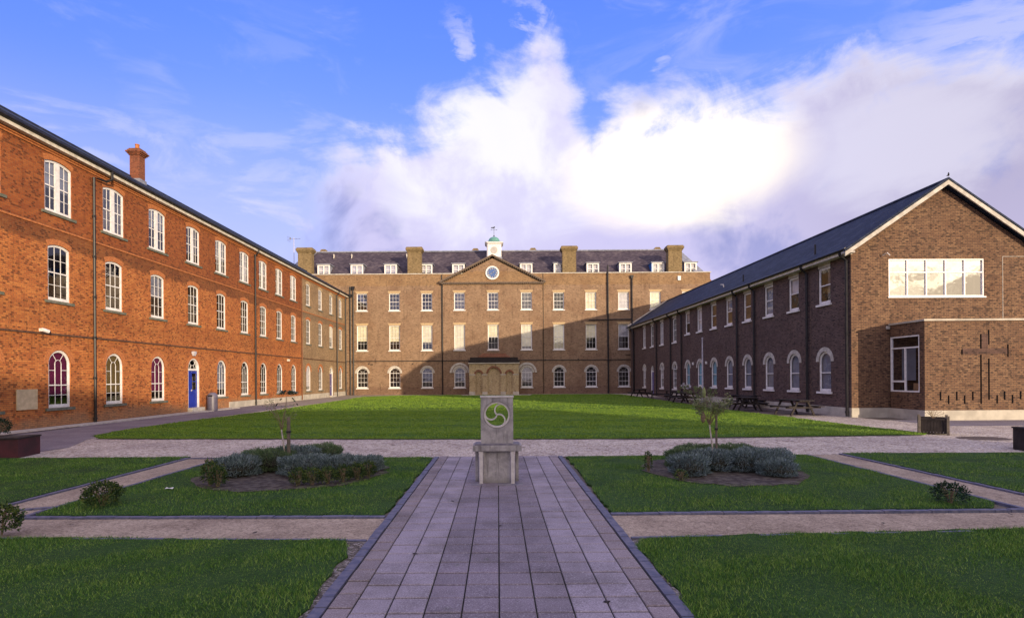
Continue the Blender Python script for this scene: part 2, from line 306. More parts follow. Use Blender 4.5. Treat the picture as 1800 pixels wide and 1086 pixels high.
# paving slabs: tone by column, variation by slab
m, t, b = mat('concrete_slab', (.3, .27, .3), .8, 0, .35); o = objn(t)
s = t.node('ShaderNodeSeparateXYZ'); t.l.new(o, s.inputs[0]); ax = t.math('ABSOLUTE', s.outputs[0])
g = t.node('ShaderNodeNewGeometry'); rv = g.outputs['Random Per Island']
c = t.ramp(t.math('DIVIDE', ax, 1.6), [(0, (.185, .155, .180)), (.605/1.6, (.265, .23, .262)), (1.21/1.6, (.22, .18, .185))], 'CONSTANT')
c = t.mix(1., c, t.ramp(rv, [(0, (.87, .86, .88)), (.5, (1, 1, 1)), (1, (1.09, 1.08, 1.12))]), 'MULTIPLY')
c = t.mix(t.ss(t.noise(o, 1.1, 7, .65), .40, .66), c, t.mix(1., c, (.62, .61, .58), 'MULTIPLY'))
c = t.mix(t.ss(t.noise(o, 5.5, 6, .7), .60, .70, 0., .55), c, (.07, .075, .05))
sp = t.noise(o, 75, 5, .8); c = t.mix(t.ss(sp, .52, .66, 0, .6), c, (.50, .48, .52)); c = t.mix(t.ss(sp, .48, .36, 0., .6), c, (.045, .04, .05))
t.l.new(c, b.inputs['Base Color']); bump(t, b, sp, .4, .003); M_slab = m

# ------------------------------------------------------------------ mesh builder
class MB:
    def __init__(s): s.v = []; s.f = []
    def add(s, vs, fs):
        k = len(s.v); s.v += [tuple(p) for p in vs]; s.f += [tuple(i+k for i in f) for f in fs]; return s
    def box(s, x0, x1, y0, y1, z0, z1):
        return s.add([(x0, y0, z0), (x1, y0, z0), (x1, y1, z0), (x0, y1, z0), (x0, y0, z1), (x1, y0, z1), (x1, y1, z1), (x0, y1, z1)],
                     [(0, 3, 2, 1), (4, 5, 6, 7), (0, 1, 5, 4), (1, 2, 6, 5), (2, 3, 7, 6), (3, 0, 4, 7)])
    def quad(s, a, b, c, d): return s.add([a, b, c, d], [(0, 1, 2, 3)])
    def poly(s, pts): return s.add(pts, [tuple(range(len(pts)))])
    def prism(s, pts, d):   # pts: 3D loop, d: extrusion vector
        n = len(pts); q = [tuple(Vector(p)+Vector(d)) for p in pts]
        s.add(list(pts)+q, [tuple(range(n))[::-1], tuple(range(n, 2*n))]+[(i, (i+1) % n, n+(i+1) % n, n+i) for i in range(n)]); return s
    def tube(s, path, r, n=8, cap=True):
        P = [Vector(p) for p in path]; rr = r if isinstance(r, (list, tuple)) else [r]*len(P); base = len(s.v); up = None
        for i, p in enumerate(P):
            d = (P[min(i+1, len(P)-1)]-P[max(i-1, 0)]).normalized()
            if up is None: up = Vector((0, 0, 1)) if abs(d.z) < .9 else Vector((1, 0, 0))
            a = d.cross(up).normalized(); b_ = a.cross(d).normalized(); up = b_
            for k in range(n):
                th = 2*math.pi*k/n; s.v.append(tuple(p+a*math.cos(th)*rr[i]+b_*math.sin(th)*rr[i]))
        for i in range(len(P)-1):
            for k in range(n):
                s.f.append((base+i*n+k, base+i*n+(k+1) % n, base+(i+1)*n+(k+1) % n, base+(i+1)*n+k))
        if cap: s.f.append(tuple(base+k for k in range(n))[::-1]); s.f.append(tuple(base+(len(P)-1)*n+k for k in range(n)))
        return s
    def lathe(s, prof, c=(0, 0, 0), n=24):
        base = len(s.v)
        for r, z in prof:
            for k in range(n):
                th = 2*math.pi*k/n; s.v.append((c[0]+r*math.cos(th), c[1]+r*math.sin(th), c[2]+z))
        for i in range(len(prof)-1):
            for k in range(n): s.f.append((base+i*n+k, base+i*n+(k+1) % n, base+(i+1)*n+(k+1) % n, base+(i+1)*n+k))
        s.f.append(tuple(base+(len(prof)-1)*n+k for k in range(n))); return s
    def mesh(s, name, m, smooth=False):
        me = bpy.data.meshes.new(name); me.from_pydata(s.v, [], s.f); me.update()
        if m: me.materials.append(m)
        uv = me.uv_layers.new(name='UVMap'); co = s.v
        arr = np.empty(len(me.loops)*2, np.float32)
        for p in me.polygons:
            nx, ny, nz = abs(p.normal.x), abs(p.normal.y), abs(p.normal.z)
            for li, vi in zip(p.loop_indices, p.vertices):
                x, y, z = co[vi]
                if nz > .95: q = (x, y)
                elif nz > .3: q = (x, z*1.6) if ny >= nx else (y, z*1.6)
                elif ny >= nx: q = (x, z)
                else: q = (y, z)
                arr[2*li], arr[2*li+1] = q
        uv.data.foreach_set('uv', arr)
        if smooth: me.polygons.foreach_set('use_smooth', [True]*len(me.polygons))
        return me
def link(name, me, parent=None, M=None):
    o = bpy.data.objects.new(name, me); col.objects.link(o)
    if parent is not None: o.parent = parent
    if M is not None: o.matrix_local = M
    return o
def obj(name, mb, m, parent=None, M=None, smooth=False, bev=0):
    o = link(name, mb.mesh(name, m, smooth), parent, M)
    if bev:
        b = o.modifiers.new('bevel', 'BEVEL'); b.width = bev; b.segments = 2; b.limit_method = 'ANGLE'; b.angle_limit = R(40)
    return o
def tag(o, label, cat, group=None):
    o['label'] = label; o['category'] = cat
    if group: o['group'] = group
    return o
def thing(name, label, cat, M=None, group=None):
    o = bpy.data.objects.new(name, None); col.objects.link(o); o.empty_display_size = .3
    if M is not None: o.matrix_world = M
    return tag(o, label, cat, group)
def struct(name, mb, m): o = obj(name, mb, m); o['kind'] = 'structure'; return o
TR = Matrix.Translation
def RZ(d): return Matrix.Rotation(R(d), 4, 'Z')

# ------------------------------------------------------------------ openings and windows
def inset(w_, hs, rise, t):
    if rise <= 0: return w_-2*t, hs-t, 0
    Rr = (w_*w_/4+rise*rise)/(2*rise); c = hs+rise-Rr; r2 = Rr-t; hw = w_/2-t
    hs2 = c+math.sqrt(max(r2*r2-hw*hw, 0)); return 2*hw, hs2, c+r2-hs2
def outl(w_, hs, rise, b=0., n=14):
    pts = [(-w_/2, b)]
    if rise <= 0:
        for i in range(n+1): pts.append((-w_/2+w_*i/n, hs))
    else:
        Rr = (w_*w_/4+rise*rise)/(2*rise); c = hs+rise-Rr; a = math.asin(min(1, w_/2/Rr))
        for i in range(n+1):
            th = -a+2*a*i/n; pts.append((Rr*math.sin(th), c+Rr*math.cos(th)))
    pts.append((w_/2, b)); return pts
def ztop(w_, hs, rise, x):
    if rise <= 0: return hs
    Rr = (w_*w_/4+rise*rise)/(2*rise); return hs+rise-Rr+math.sqrt(max(Rr*Rr-x*x, 0))
def ring(mb, A_, B_, y0, y1):   # solid band between two open outlines closed at the bottom
    n = len(A_)
    for i in range(n):
        j = (i+1) % n
        a, a2, b, b2 = A_[i], A_[j], B_[i], B_[j]
        mb.quad((a[0], y0, a[1]), (b[0], y0, b[1]), (b2[0], y0, b2[1]), (a2[0], y0, a2[1]))
        mb.quad((b[0], y0, b[1]), (b[0], y1, b[1]), (b2[0], y1, b2[1]), (b2[0], y0, b2[1]))
        mb.quad((a[0], y1, a[1]), (a[0], y0, a[1]), (a2[0], y0, a2[1]), (a2[0], y1, a2[1]))
KINDS = {
 'L_top': dict(w=1.40, hs=2.02, rise=.14, cols=2, rows=4, mull=.24, sill='grey', arch='red', yf=.05, dp=.055),
 'L_mid': dict(w=1.14, hs=2.18, rise=.13, cols=3, rows=4, sill='grey', arch='red', yf=.05, dp=.055),
 'L_gnd': dict(w=1.14, hs=1.80, rise=.565, cols=3, rows=4, sill='grey', arch='red', fan='gothic', yf=.05, dp=.055),
 'B_top': dict(w=1.10, hs=1.90, rise=.16, cols=3, rows=4, sill='grey', arch='yellow', yf=.05, dp=.055),
 'M_top': dict(w=1.24, hs=2.02, rise=0, cols=3, rows=4, sill='stone', arch='lintel', yf=.10, dp=.08),
 'M_mid': dict(w=1.24, hs=2.92, rise=0, cols=3, rows=4, sill='stone', arch='lintel', yf=.10, dp=.08),
 'M_gnd': dict(w=1.28, hs=1.72, rise=.64, cols=3, rows=3, sill='stone', arch='stone', fan='sun', yf=.10, dp=.08),
 'R_up':  dict(w=.98, hs=1.78, rise=0, cols=1, rows=2, sill='stone', arch='lintelw', yf=.05, dp=.06),
 'R_upo': dict(w=1.00, hs=2.05, rise=.12, cols=3, rows=4, sill='stone', arch='lintelw', yf=.05, dp=.06),
 'R_gnd': dict(w=.98, hs=1.48, rise=.49, cols=1, rows=2, sill='stone', arch='stone', yf=.05, dp=.06),
 'R_gndo': dict(w=.98, hs=1.75, rise=.49, cols=3, rows=4, sill='stone', arch='stone', fan='sun', yf=.05, dp=.06),
}
WM = {}
def bars(mb, W, H, RI, b, cols, rows, x0, x1, y0, y1, hs_lim=None, bw=.022):
    for i in range(1, cols):
        x = x0+(x1-x0)*i/cols; zt = ztop(W, H, RI, x) if hs_lim is None else hs_lim
        mb.box(x-bw/2, x+bw/2, y0, y1, b, zt+.005)
    top_ = hs_lim if hs_lim is not None else H+RI*.6
    for j in range(1, rows):
        z = b+(top_-b)*j/rows; q = .05 if j == rows//2 else bw
        mb.box(x0, x1, y0-(.012 if j == rows//2 else .003), y1, z-q/2, z+q/2)
def win_meshes(kind):
    if kind in WM: return WM[kind]
    k = KINDS[kind]; W, H, RI = k['w'], k['hs'], k['rise']; yf, dp = k['yf'], k['dp']
    fr = MB(); t1 = .05; w1, h1, r1 = inset(W, H, RI, t1)
    ring(fr, outl(W, H, RI, 0), outl(w1, h1, r1, .07), yf, yf+dp+.03)
    ys = yf+dp-.045; t2 = .045; w2, h2, r2 = inset(w1, h1, r1, t2)
    ring(fr, outl(w1, h1, r1, .07), outl(w2, h2, r2, .07+.07), ys, ys+.04)
    b0 = .14; x0, x1 = -w2/2, w2/2
    yb0, yb1 = ys+.008, ys+.030
    if k.get('mull'):
        mu = k['mull']; fr.box(-mu/2, mu/2, yf+.002, ys+.05, .07, ztop(w1, h1, r1, 0)-.01)
        for (xa, xb) in ((x0, -mu/2), (mu/2, x1)): bars(fr, w2, h2, r2, b0, k['cols'], k['rows'], xa, xb, yb0, yb1)
    elif k.get('fan') == 'gothic':
        fr.box(x0, x1, yb0-.015, yb1, .98*H*.5+.02, .98*H*.5+.065)
        bars(fr, w2, h2, r2, b0, 3, 1, x0, x1, yb0, yb1, hs_lim=h2)
        fr.box(x0, x1, yb0-.003, yb1, H*.27+.02, H*.27+.042)
        for sx in (-1, 1): fr.box(min(sx*w2/6, sx*w2/2), max(sx*w2/6, sx*w2/2), yb0-.003, yb1, h2-.28, h2-.258)
        fr.tube([(w2/6*math.cos(a), (yb0+yb1)/2, h2+w2/6*math.sin(a)) for a in np.linspace(0, math.pi, 9)], .011, 5)
        for a in (55, 125):
            ca, sa = math.cos(R(a)), math.sin(R(a)); fr.tube([(w2/6*ca, (yb0+yb1)/2, h2+w2/6*sa), (w2/2*ca, (yb0+yb1)/2, h2+w2/2*sa)], .011, 5)
    elif k.get('fan') == 'sun':
        bars(fr, w2, h2, r2, b0, k['cols'], k['rows'], x0, x1, yb0, yb1, hs_lim=h2)
        fr.box(x0, x1, yb0-.015, yb1, h2-.03, h2+.03)
        fr.tube([(w2/5*math.cos(a), (yb0+yb1)/2, h2+w2/5*math.sin(a)) for a in np.linspace(0, math.pi, 9)], .012, 5)
        for a in (52, 128):
            ca, sa = math.cos(R(a)), math.sin(R(a)); fr.tube([(w2/5*ca, (yb0+yb1)/2, h2+w2/5*sa), (w2/2*ca, (yb0+yb1)/2, h2+w2/2*sa)], .012, 5)
    else: bars(fr, w2, h2, r2, b0, k['cols'], k['rows'], x0, x1, yb0, yb1)
    pn = MB(); pn.poly([(x, ys+.02, z) for x, z in outl(w2+.02, h2, r2, .13)])
    d = {'frame': fr.mesh('window', M_white), 'pane': pn.mesh('pane', M_glass)}
    sl = MB()
    if k['sill'] == 'grey': sl.box(-W/2-.16, W/2+.16, -.07, yf+.02, -.11, 0)
    else: sl.box(-W/2-.10, W/2+.10, -.08, yf+.02, -.10, 0)
    d['sill'] = sl.mesh('sill', M_sillg if k['sill'] == 'grey' else M_white)
    ar = MB(); a = k['arch']
    if a in ('red', 'yellow', 'stone'):
        th = {'red': .23, 'yellow': .23, 'stone': .22}[a]; Wo, Ho, Ro = inset(W, H, RI, -th)
        Ai = outl(W, H, RI, H)[1:-1]
        if RI < W*.4:
            Rr = (W*W/4+RI*RI)/(2*RI); c = H+RI-Rr; aa = math.asin(W/2/Rr)
            Ao = [((Rr+th)*math.sin(-aa+2*aa*i/14), c+(Rr+th)*math.cos(-aa+2*aa*i/14)) for i in range(15)]
        else: Ao = [((W/2+th)*math.sin(-math.pi/2+math.pi*i/14), H+(W/2+th)*math.cos(-math.pi/2+math.pi*i/14)) for i in range(15)]
        y0, y1 = (-.004, .05) if a != 'stone' else (-.012, .06)
        for i in range(14):
            g_ = .0015 if a != 'stone' else .004
            p, q, r_, s_ = Ai[i], Ao[i], Ao[i+1], Ai[i+1]
            ar.quad((p[0], y0, p[1]), (s_[0], y0, s_[1]), (r_[0], y0, r_[1]), (q[0], y0, q[1]))
            ar.quad((q[0], y0, q[1]), (r_[0], y0, r_[1]), (r_[0], y1, r_[1]), (q[0], y1, q[1]))
            ar.quad((p[0], y1, p[1]), (s_[0], y1, s_[1]), (s_[0], y0, s_[1]), (p[0], y0, p[1]))
        for e in (0, 14): p, q = Ai[e], Ao[e]; ar.quad((p[0], y0, p[1]), (q[0], y0, q[1]), (q[0], y1, q[1]), (p[0], y1, p[1]))
        d['arch'] = ar.mesh('arch', {'red': M_redarch, 'yellow': M_gauged, 'stone': M_stone}[a])
    elif a == 'lintel':
        ar.prism([(-W/2-.02, -.006, H), (W/2+.02, -.006, H), (W/2+.16, -.006, H+.27), (-W/2-.16, -.006, H+.27)], (0, .05, 0)); d['arch'] = ar.mesh('lintel', M_gauged)
    else:
        ar.box(-W/2, W/2, -.006, .05, H+RI+.002, H+RI+.24); d['arch'] = ar.mesh('lintel', M_stone)
    WM[kind] = d; d['ys'] = ys; d['in'] = (w2, h2, r2); return d
CUR = {}
def window(parent, kind, M, cur=None, cb=.14, label=None):
    d = win_meshes(kind); f = link('window', d['frame'], parent, M)
    if label: f['label'] = label
    link('pane', d['pane'], f); link('sill', d['sill'], f); link('lintel' if d['arch'].name.startswith('lintel') else 'arch', d['arch'], f)
    if cur:
        key = (kind, cur.name, round(cb, 2))
        if key not in CUR:
            w2, h2, r2 = d['in']; y = d['ys']+.09; mb = MB()
            mb.prism([(x, y, z) for x, z in outl(w2+.08, h2+.03, r2, cb)], (0, .012, 0)); CUR[key] = mb.mesh('blind', cur)
        link('blind', CUR[key], f)
    return f
def opening(kind, u, z):
    k = KINDS[kind]; return (u, z, k['w'], k['hs'], k['rise'])
def wall(u0, u1, z0, z1, ops, depth=.10, y=0.):
    us = {u0, u1}; zs = {z0, z1}
    for (u, z, w_, hs, ri) in ops: us |= {u-w_/2, u+w_/2}; zs |= {z, z+hs+ri}
    us = sorted(x for x in us if u0 <= x <= u1); zs = sorted(x for x in zs if z0 <= x <= z1); mb = MB(); idx = {}
    def V(i, j):
        if (i, j) not in idx: idx[(i, j)] = len(mb.v); mb.v.append((us[i], y, zs[j]))
        return idx[(i, j)]
    for i in range(len(us)-1):
        for j in range(len(zs)-1):
            cu, cz = (us[i]+us[i+1])/2, (zs[j]+zs[j+1])/2
            if any(abs(cu-u) < w_/2 and z < cz < z+hs+ri for (u, z, w_, hs, ri) in ops): continue
            mb.f.append((V(i, j), V(i+1, j), V(i+1, j+1), V(i, j+1)))
    for (u, z, w_, hs, ri) in ops:
        O = [(u+x, z+q) for x, q in outl(w_, hs, ri)]
        n = len(O)
        for i in range(n):
            a, b_ = O[i], O[(i+1) % n]; mb.quad((a[0], y, a[1]), (a[0], y+depth, a[1]), (b_[0], y+depth, b_[1]), (b_[0], y, b_[1]))
        if ri > 0:
            arc = O[1:-1]; h = len(arc)//2; T_ = z+hs+ri
            for s_, seg in ((-1, arc[:h+1]), (1, arc[h:])):
                cn = (u+s_*w_/2, T_)
                for i in range(len(seg)-1):
                    tri = [(cn[0], y, cn[1]), (seg[i][0], y, seg[i][1]), (seg[i+1][0], y, seg[i+1][1])]
                    mb.add(tri, [(0, 1, 2)])
    return mb
def pipe(parent, pts, r=.055, m=None, brackets=True, name='downpipe'):
    mb = MB(); mb.tube(pts, r, 8)
    if brackets:
        a, b_ = Vector(pts[-2]), Vector(pts[-1]); L = abs(a.z-b_.z); n = int(L/1.8)
        for i in range(n+1):
            z = min(a.z, b_.z)+.15+i*1.8
            if z < max(a.z, b_.z): mb.tube([(b_.x, b_.y, z), (b_.x, b_.y, z+.09)], r*1.35, 8)
    return obj(name, mb, m or M_black, parent)

# ================================================================== SETTING: ground
def sheet(name, pts, z, m, thick=0, kind=True):
    mb = MB()
    if thick: mb.prism([(x, y, z-thick) for x, y in pts], (0, 0, thick))
    else: mb.poly([(x, y, z) for x, y in pts])
    return struct(name, mb, m)
sheet('ground', [(-600, -300), (600, -300), (600, 900), (-600, 900)], -.02, M_base)
sheet('gravel_drive', [(-19, 13.25), (30, 13.25), (30, 23.3), (16.3, 23.3), (16.0, 40), (15.6, 64.2), (-18, 64.2)], 0., M_gravel)
sheet('tarmac_path', [(-19.5, 13.0), (-12.4, 13.0), (-12.2, 15.6), (-13.2, 17.6), (-14.2, 21), (-14.4, 26), (-14.3, 32), (-14.4, 39.5), (-18.4, 39.5)], .006, M_tarmac)
sheet('tarmac_strip', [(16.6, 20.4), (30, 20.4), (30, 23.2), (16.6, 23.2)], .005, M_tarmac)
sheet('paving_path', [(-17.9, 39.5), (-14.2, 39.5), (-13.7, 45), (-14.3, 57), (-10.5, 61.2), (16, 62.2), (16, 64.1), (-18.2, 64.1)], .005, M_pave)
sheet('footpath', [(-14, -1), (14, -1), (14, 7.56), (8.25, 7.56), (8.25, 13.25), (7.4, 13.25), (7.4, 7.57), (-6.6, 7.57), (-6.6, 13.25), (-7.5, 13.25), (-7.5, 7.56), (-14, 7.56)], -.004, M_hoggin)
# slab path
def slabs():
    mb = MB(); W_ = .3025
    cols_ = [-1.42, -1.21]+[-1.21+W_*i for i in range(1, 9)]+[1.42]
    yv = 4.416-.302*14; r_ = random.Random(3)
    while yv < 13.2:
        for i in range(10):
            a, b_ = cols_[i]+.006, cols_[i+1]-.006; dz = r_.uniform(-.003, .003); off = .11 if i in (0, 9) else 0
            c0, c1 = yv+.0115+off, min(yv+.302-.0115+off, 13.24); e = .006
            z = .016+dz
            mb.add([(a, c0, -.02), (b_, c0, -.02), (b_, c1, -.02), (a, c1, -.02), (a, c0, z-e), (b_, c0, z-e), (b_, c1, z-e), (a, c1, z-e), (a+e, c0+e, z), (b_-e, c0+e, z), (b_-e, c1-e, z+r_.uniform(-.001, .001)), (a+e, c1-e, z)],
                   [(0, 1, 5, 4), (1, 2, 6, 5), (2, 3, 7, 6), (3, 0, 4, 7), (4, 5, 9, 8), (5, 6, 10, 9), (6, 7, 11, 10), (7, 4, 8, 11), (8, 9, 10, 11)])
        yv += .302
    return mb
struct('slab_path', slabs(), M_slab)
sheet('verge_soil', [(-1.9, .3), (-1.53, .3), (-1.53, 6.45), (-1.9, 6.45)], .003, M_chip2); sheet('verge_soil', [(1.53, .3), (1.9, .3), (1.9, 6.45), (1.53, 6.45)], .003, M_chip2)
sheet('path_bed', [(-1.43, -1), (1.43, -1), (1.43, 13.24), (-1.43, 13.24)], -.001, M_joint)
def edging(name, segs):
    mb = MB(); r_ = random.Random(5)
    for (x0, y0, x1, y1, wd) in segs:
        L = math.hypot(x1-x0, y1-y0); n = max(1, int(L/.215)); dx, dy = (x1-x0)/L, (y1-y0)/L; px_, py_ = -dy*wd/2, dx*wd/2
        for i in range(n):
            a, b_ = L*i/n+.004, L*(i+1)/n-.004; z = .022+r_.uniform(-.004, .004); j = r_.uniform(-.004, .004)
            mb.prism([(x0+dx*a-px_+j, y0+dy*a-py_, -.02), (x0+dx*b_-px_+j, y0+dy*b_-py_, -.02), (x0+dx*b_+px_+j, y0+dy*b_+py_, -.02), (x0+dx*a+px_+j, y0+dy*a+py_, -.02)], (0, 0, .02+z))
    return struct(name, mb, M_edge)
edging('path_kerb', [(-1.48, .4, -1.48, 13.2, .10), (1.48, .4, 1.48, 13.2, .10)])
edging('bed_kerb', [(-6.6, 7.60, -1.55, 7.52, .09), (1.55, 7.60, 7.35, 7.68, .09), (-6.62, 7.62, -6.62, 13.2, .07), (7.40, 7.7, 7.40, 13.2, .07), (-7.5, 7.6, -7.5, 13.3, .08), (8.28, 7.6, 8.28, 13.3, .08),
                    (-7.1, 8.05, -6.66, 8.20, .08), (-8.4, 13.28, -6.6, 13.22, .05), (-1.55, 6.42, -6.4, 6.60, .05), (1.55, 6.45, 9, 6.74, .05)])
def wob(p, q, n, amp, seed):
    r_ = random.Random(seed); return [(p[0]+(q[0]-p[0])*i/n+r_.uniform(-amp, amp), p[1]+(q[1]-p[1])*i/n+r_.uniform(-amp, amp)) for i in range(n)]
def lawnpoly(c, amp=.03, step=.25, seed=1):
    o = []
    for i in range(len(c)):
        p, q = c[i], c[(i+1) % len(c)]; n = max(1, int(math.hypot(q[0]-p[0], q[1]-p[1])/step)); o += wob(p, q, n, amp, seed+i)
    return o
LAWNS = {
 'near_left': [(-14, .3), (-1.57, .3), (-1.57, 4.2), (-1.62, 5.0), (-1.64, 6.0), (-1.80, 6.42), (-3.9, 6.52), (-5.6, 6.62), (-6.2, 6.55), (-14, 6.6)],
 'near_right': [(1.54, .3), (14, .3), (14, 6.85), (6.4, 6.72), (3.2, 6.55), (1.66, 6.42), (1.55, 6.1), (1.58, 5.0), (1.54, 4.2)],
 'square_left': [(-6.50, 7.68), (-1.58, 7.60), (-1.56, 13.0), (-1.7, 13.12), (-6.55, 13.15), (-6.56, 9.0), (-6.62, 8.35)],
 'square_right': [(1.58, 7.66), (7.0, 7.78), (7.34, 8.1), (7.34, 13.15), (1.62, 13.12)],
 'corner_left': [(-18, 7.7), (-7.57, 7.7), (-7.57, 13.45), (-18, 13.45)],
 'corner_right': [(8.36, 7.7), (18, 7.7), (18, 13.15), (8.36, 13.35)]}
polys = {}
for i, (k, c) in enumerate(LAWNS.items()):
    pp = lawnpoly(c, .034, .16, i*37); polys[k] = pp; sheet('lawn', pp, .022, M_under, .05)
BIG = [(-13.0, 17.9), (-10.7, 17.7), (-7.8, 17.6), (-5, 17.35), (0, 17.0), (4, 16.9), (7.5, 17.1), (11.1, 17.25), (13.6, 17.45), (13.75, 17.8), (13.5, 20), (13.3, 23.3), (13.2, 26), (13.0, 29), (12.7, 32), (13.0, 38), (13.1, 44), (13.3, 50), (13.4, 58), (12.5, 61), (4, 61.5), (3.5, 59), (-3.8, 59), (-4.2, 61.3), (-10.5, 60.6), (-14.0, 57), (-13.6, 45), (-13.6, 39), (-13.5, 32), (-14.1, 26), (-14.2, 21), (-13.8, 18.7)]
polys['big'] = lawnpoly(BIG, .045, .30, 900); sheet('lawn', polys['big'], .035, M_mown, .06)
_e = wob((-13.1, 17.75), (-5, 17.15), 40, .07, 5)+wob((-5, 17.15), (4, 16.72), 45, .07, 6)+wob((4, 16.72), (13.6, 17.25), 45, .07, 7)
sheet('turf_edge', _e+[(13.6, 17.8), (0, 17.6), (-13, 18.4)], .012, M_soil)
def ellipse(cx, cy, rx, ry, n=40, amp=.06, seed=1):
    r_ = random.Random(seed); return [(cx+rx*math.cos(a)*(1+r_.uniform(-amp, amp)), cy+ry*math.sin(a)*(1+r_.uniform(-amp, amp))) for a in np.linspace(0, 2*math.pi, n, endpoint=False)]
BEDL, BEDR = (-4.05, 11.0, 1.80, 1.80), (4.45, 11.0, 1.50, 1.65)
sheet('flower_bed', ellipse(*BEDL, seed=2), .032, M_soil); sheet('flower_bed', ellipse(*BEDR, seed=3), .032, M_soil)
sheet('damp_patch', ellipse(14.5, 16.4, .75, .5, 30, .15, 8), .006, M_chip)
sheet('cobble_verge', [(-18.3, 18), (-17.15, 18), (-17.2, 22.6), (-18.25, 24.2)], .03, M_gravel)
sheet('verge', [(12.9, 26.6), (16.1, 26.6), (15.7, 52), (13.5, 52)], .004, M_chip)

# blades: stuff
def inside(px_, py_, poly):
    P = np.array(poly); n = len(P); c = np.zeros(len(px_), bool); j = n-1
    for i in range(n):
        xi, yi = P[i]; xj, yj = P[j]
        k = ((yi > py_) != (yj > py_)) & (px_ < (xj-xi)*(py_-yi)/(yj-yi+1e-12)+xi); c ^= k; j = i
    return c
def blades(name, poly, y0, y1, dens, hgt, wid, z0, m, excl=(), lim=1.05, rag=0.):
    P = np.array(poly); x0, x1 = P[:, 0].min(), P[:, 0].max(); y0, y1 = max(y0, P[:, 1].min()), min(y1, P[:, 1].max())
    if y1 <= y0: return
    n = int((x1-x0)*(y1-y0)*dens); x = rng.uniform(x0, x1, n); y = rng.uniform(y0, y1, n)
    if rag: # overhanging fringe
        xx = x+rng.normal(0, rag, n); yy2 = y+rng.normal(0, rag, n)
    else: xx, yy2 = x, y
    k = inside(xx, yy2, poly) & (np.abs(x) < (y+.5)*lim+.8)
    for (cx, cy, rx, ry) in excl: k &= ((x-cx)/rx)**2+((y-cy)/ry)**2 > .93
    wn = np.sin(x*1.9+1.3*np.sin(y*2.3+x))*np.sin(y*3.1+1.1*np.cos(x*2.7)); k &= rng.uniform(0, 1, len(x)) < .72+.45*wn
    x, y = x[k], y[k]; n = len(x)
    cl = .45+.9*(.5+.5*np.sin(x*2.1+np.sin(y*1.7)*2)*np.sin(y*2.6+np.cos(x*1.3)*2))
    h = hgt*rng.uniform(.5, 1.25, n)*cl; a = rng.uniform(0, 2*np.pi, n); w2 = wid*rng.uniform(.6, 1.2, n)/2
    lx, ly = rng.normal(0, .45, n)*h, rng.normal(0, .45, n)*h; ca, sa = np.cos(a)*w2, np.sin(a)*w2
    v = np.empty((n, 3, 3), np.float32)
    v[:, 0] = np.stack([x-ca, y-sa, np.full(n, z0)], 1); v[:, 1] = np.stack([x+ca, y+sa, np.full(n, z0)], 1); v[:, 2] = np.stack([x+lx, y+ly, z0+h], 1)
    me = bpy.data.meshes.new(name); me.vertices.add(3*n); me.loops.add(3*n); me.polygons.add(n)
    me.vertices.foreach_set('co', v.ravel()); me.loops.foreach_set('vertex_index', np.arange(3*n, dtype=np.int32))
    me.polygons.foreach_set('loop_start', np.arange(0, 3*n, 3, dtype=np.int32)); me.polygons.foreach_set('loop_total', np.full(n, 3, np.int32))
    me.update(calc_edges=True); me.validate(); me.materials.append(m)
    o = link(name, me); o['kind'] = 'stuff'; o['label'] = 'short green grass on the lawn'; return o
for k in ('near_left', 'near_right'): blades('grass', polys[k], 3.6, 7.2, 7500, .036, .0070, .015, M_grass, rag=.02)
for k, e in (('square_left', BEDL), ('square_right', BEDR)): blades('grass', polys[k], 7, 14, 3600, .038, .008, .015, M_grass, [e], rag=.02)
for k in ('corner_left', 'corner_right'): blades('grass', polys[k], 7.5, 14, 2400, .038, .009, .015, M_grass, rag=.02)
blades('grass', polys['big'], 16.8, 32, 750, .042, .026, .03, M_grassfar, rag=.05)
blades('grass', polys['big'], 32, 62, 170, .05, .05, .03, M_grassfar)
blades('grass', polys['big'], 16.8, 18.8, 900, .06, .014, .0, M_grass, rag=.07)

# ================================================================== LEFT WING
LW = thing('brick_building', 'long three-storey red brick wing with white sash windows on the left of the court', 'building', TR((-18.38, 0, 0)) @ RZ(90-.7))
s_red = [19.4, 22.7, 25.9, 29.15, 32.5, 35.7, 38.9, 41.9, 44.9, 47.9]; s_brn = [51.5, 54.9, 58.3, 61.6]
ZG, ZM, ZT = .80, 5.17, 8.75
ops = []
for s_ in s_red:
    ops += [opening('L_top', s_, ZT), opening('L_mid', s_, ZM)]
    if s_ != 32.5: ops.append(opening('L_gnd', s_, ZG))
DL = (32.5, .27, 1.20, 2.30, .60); ops.append(DL)
obj('wall', wall(5, 49.7, -.05, 11.45, ops), B_red, LW)
ops = []
for s_ in s_brn:
    ops += [opening('B_top', s_, ZT), opening('L_mid', s_, ZM)]
    if s_ != 58.3: ops.append(opening('L_gnd', s_, ZG))
DL2 = (58.3, .15, 1.10, 2.42, .55); ops.append(DL2)
obj('wall', wall(49.7, 63.9, -.05, 11.45, ops), B_brn, LW)['label'] = 'brown brick stretch at the far end of the wing'
bk = MB(); bk.quad((5, 9.2, 0), (63.9, 9.2, 0), (63.9, 9.2, 11.45), (5, 9.2, 11.45)).poly([(5, 0, 0), (5, 9.2, 0), (5, 9.2, 11.45), (5, 4.6, 14.3), (5, 0, 11.45)])
obj('back_wall', bk, B_red, LW)
inn = MB(); inn.quad((5, 2.2, 0), (63.9, 2.2, 0), (63.9, 2.2, 11.4), (5, 2.2, 11.4))
for z in (3.9, 7.9): inn.box(5, 63.9, .32, 2.2, z, z+.3)
for s_ in [21, 27.5, 34.1, 40.3, 46.4, 53.2, 60]: inn.box(s_-.06, s_+.06, .32, 2.2, 0, 11.4)
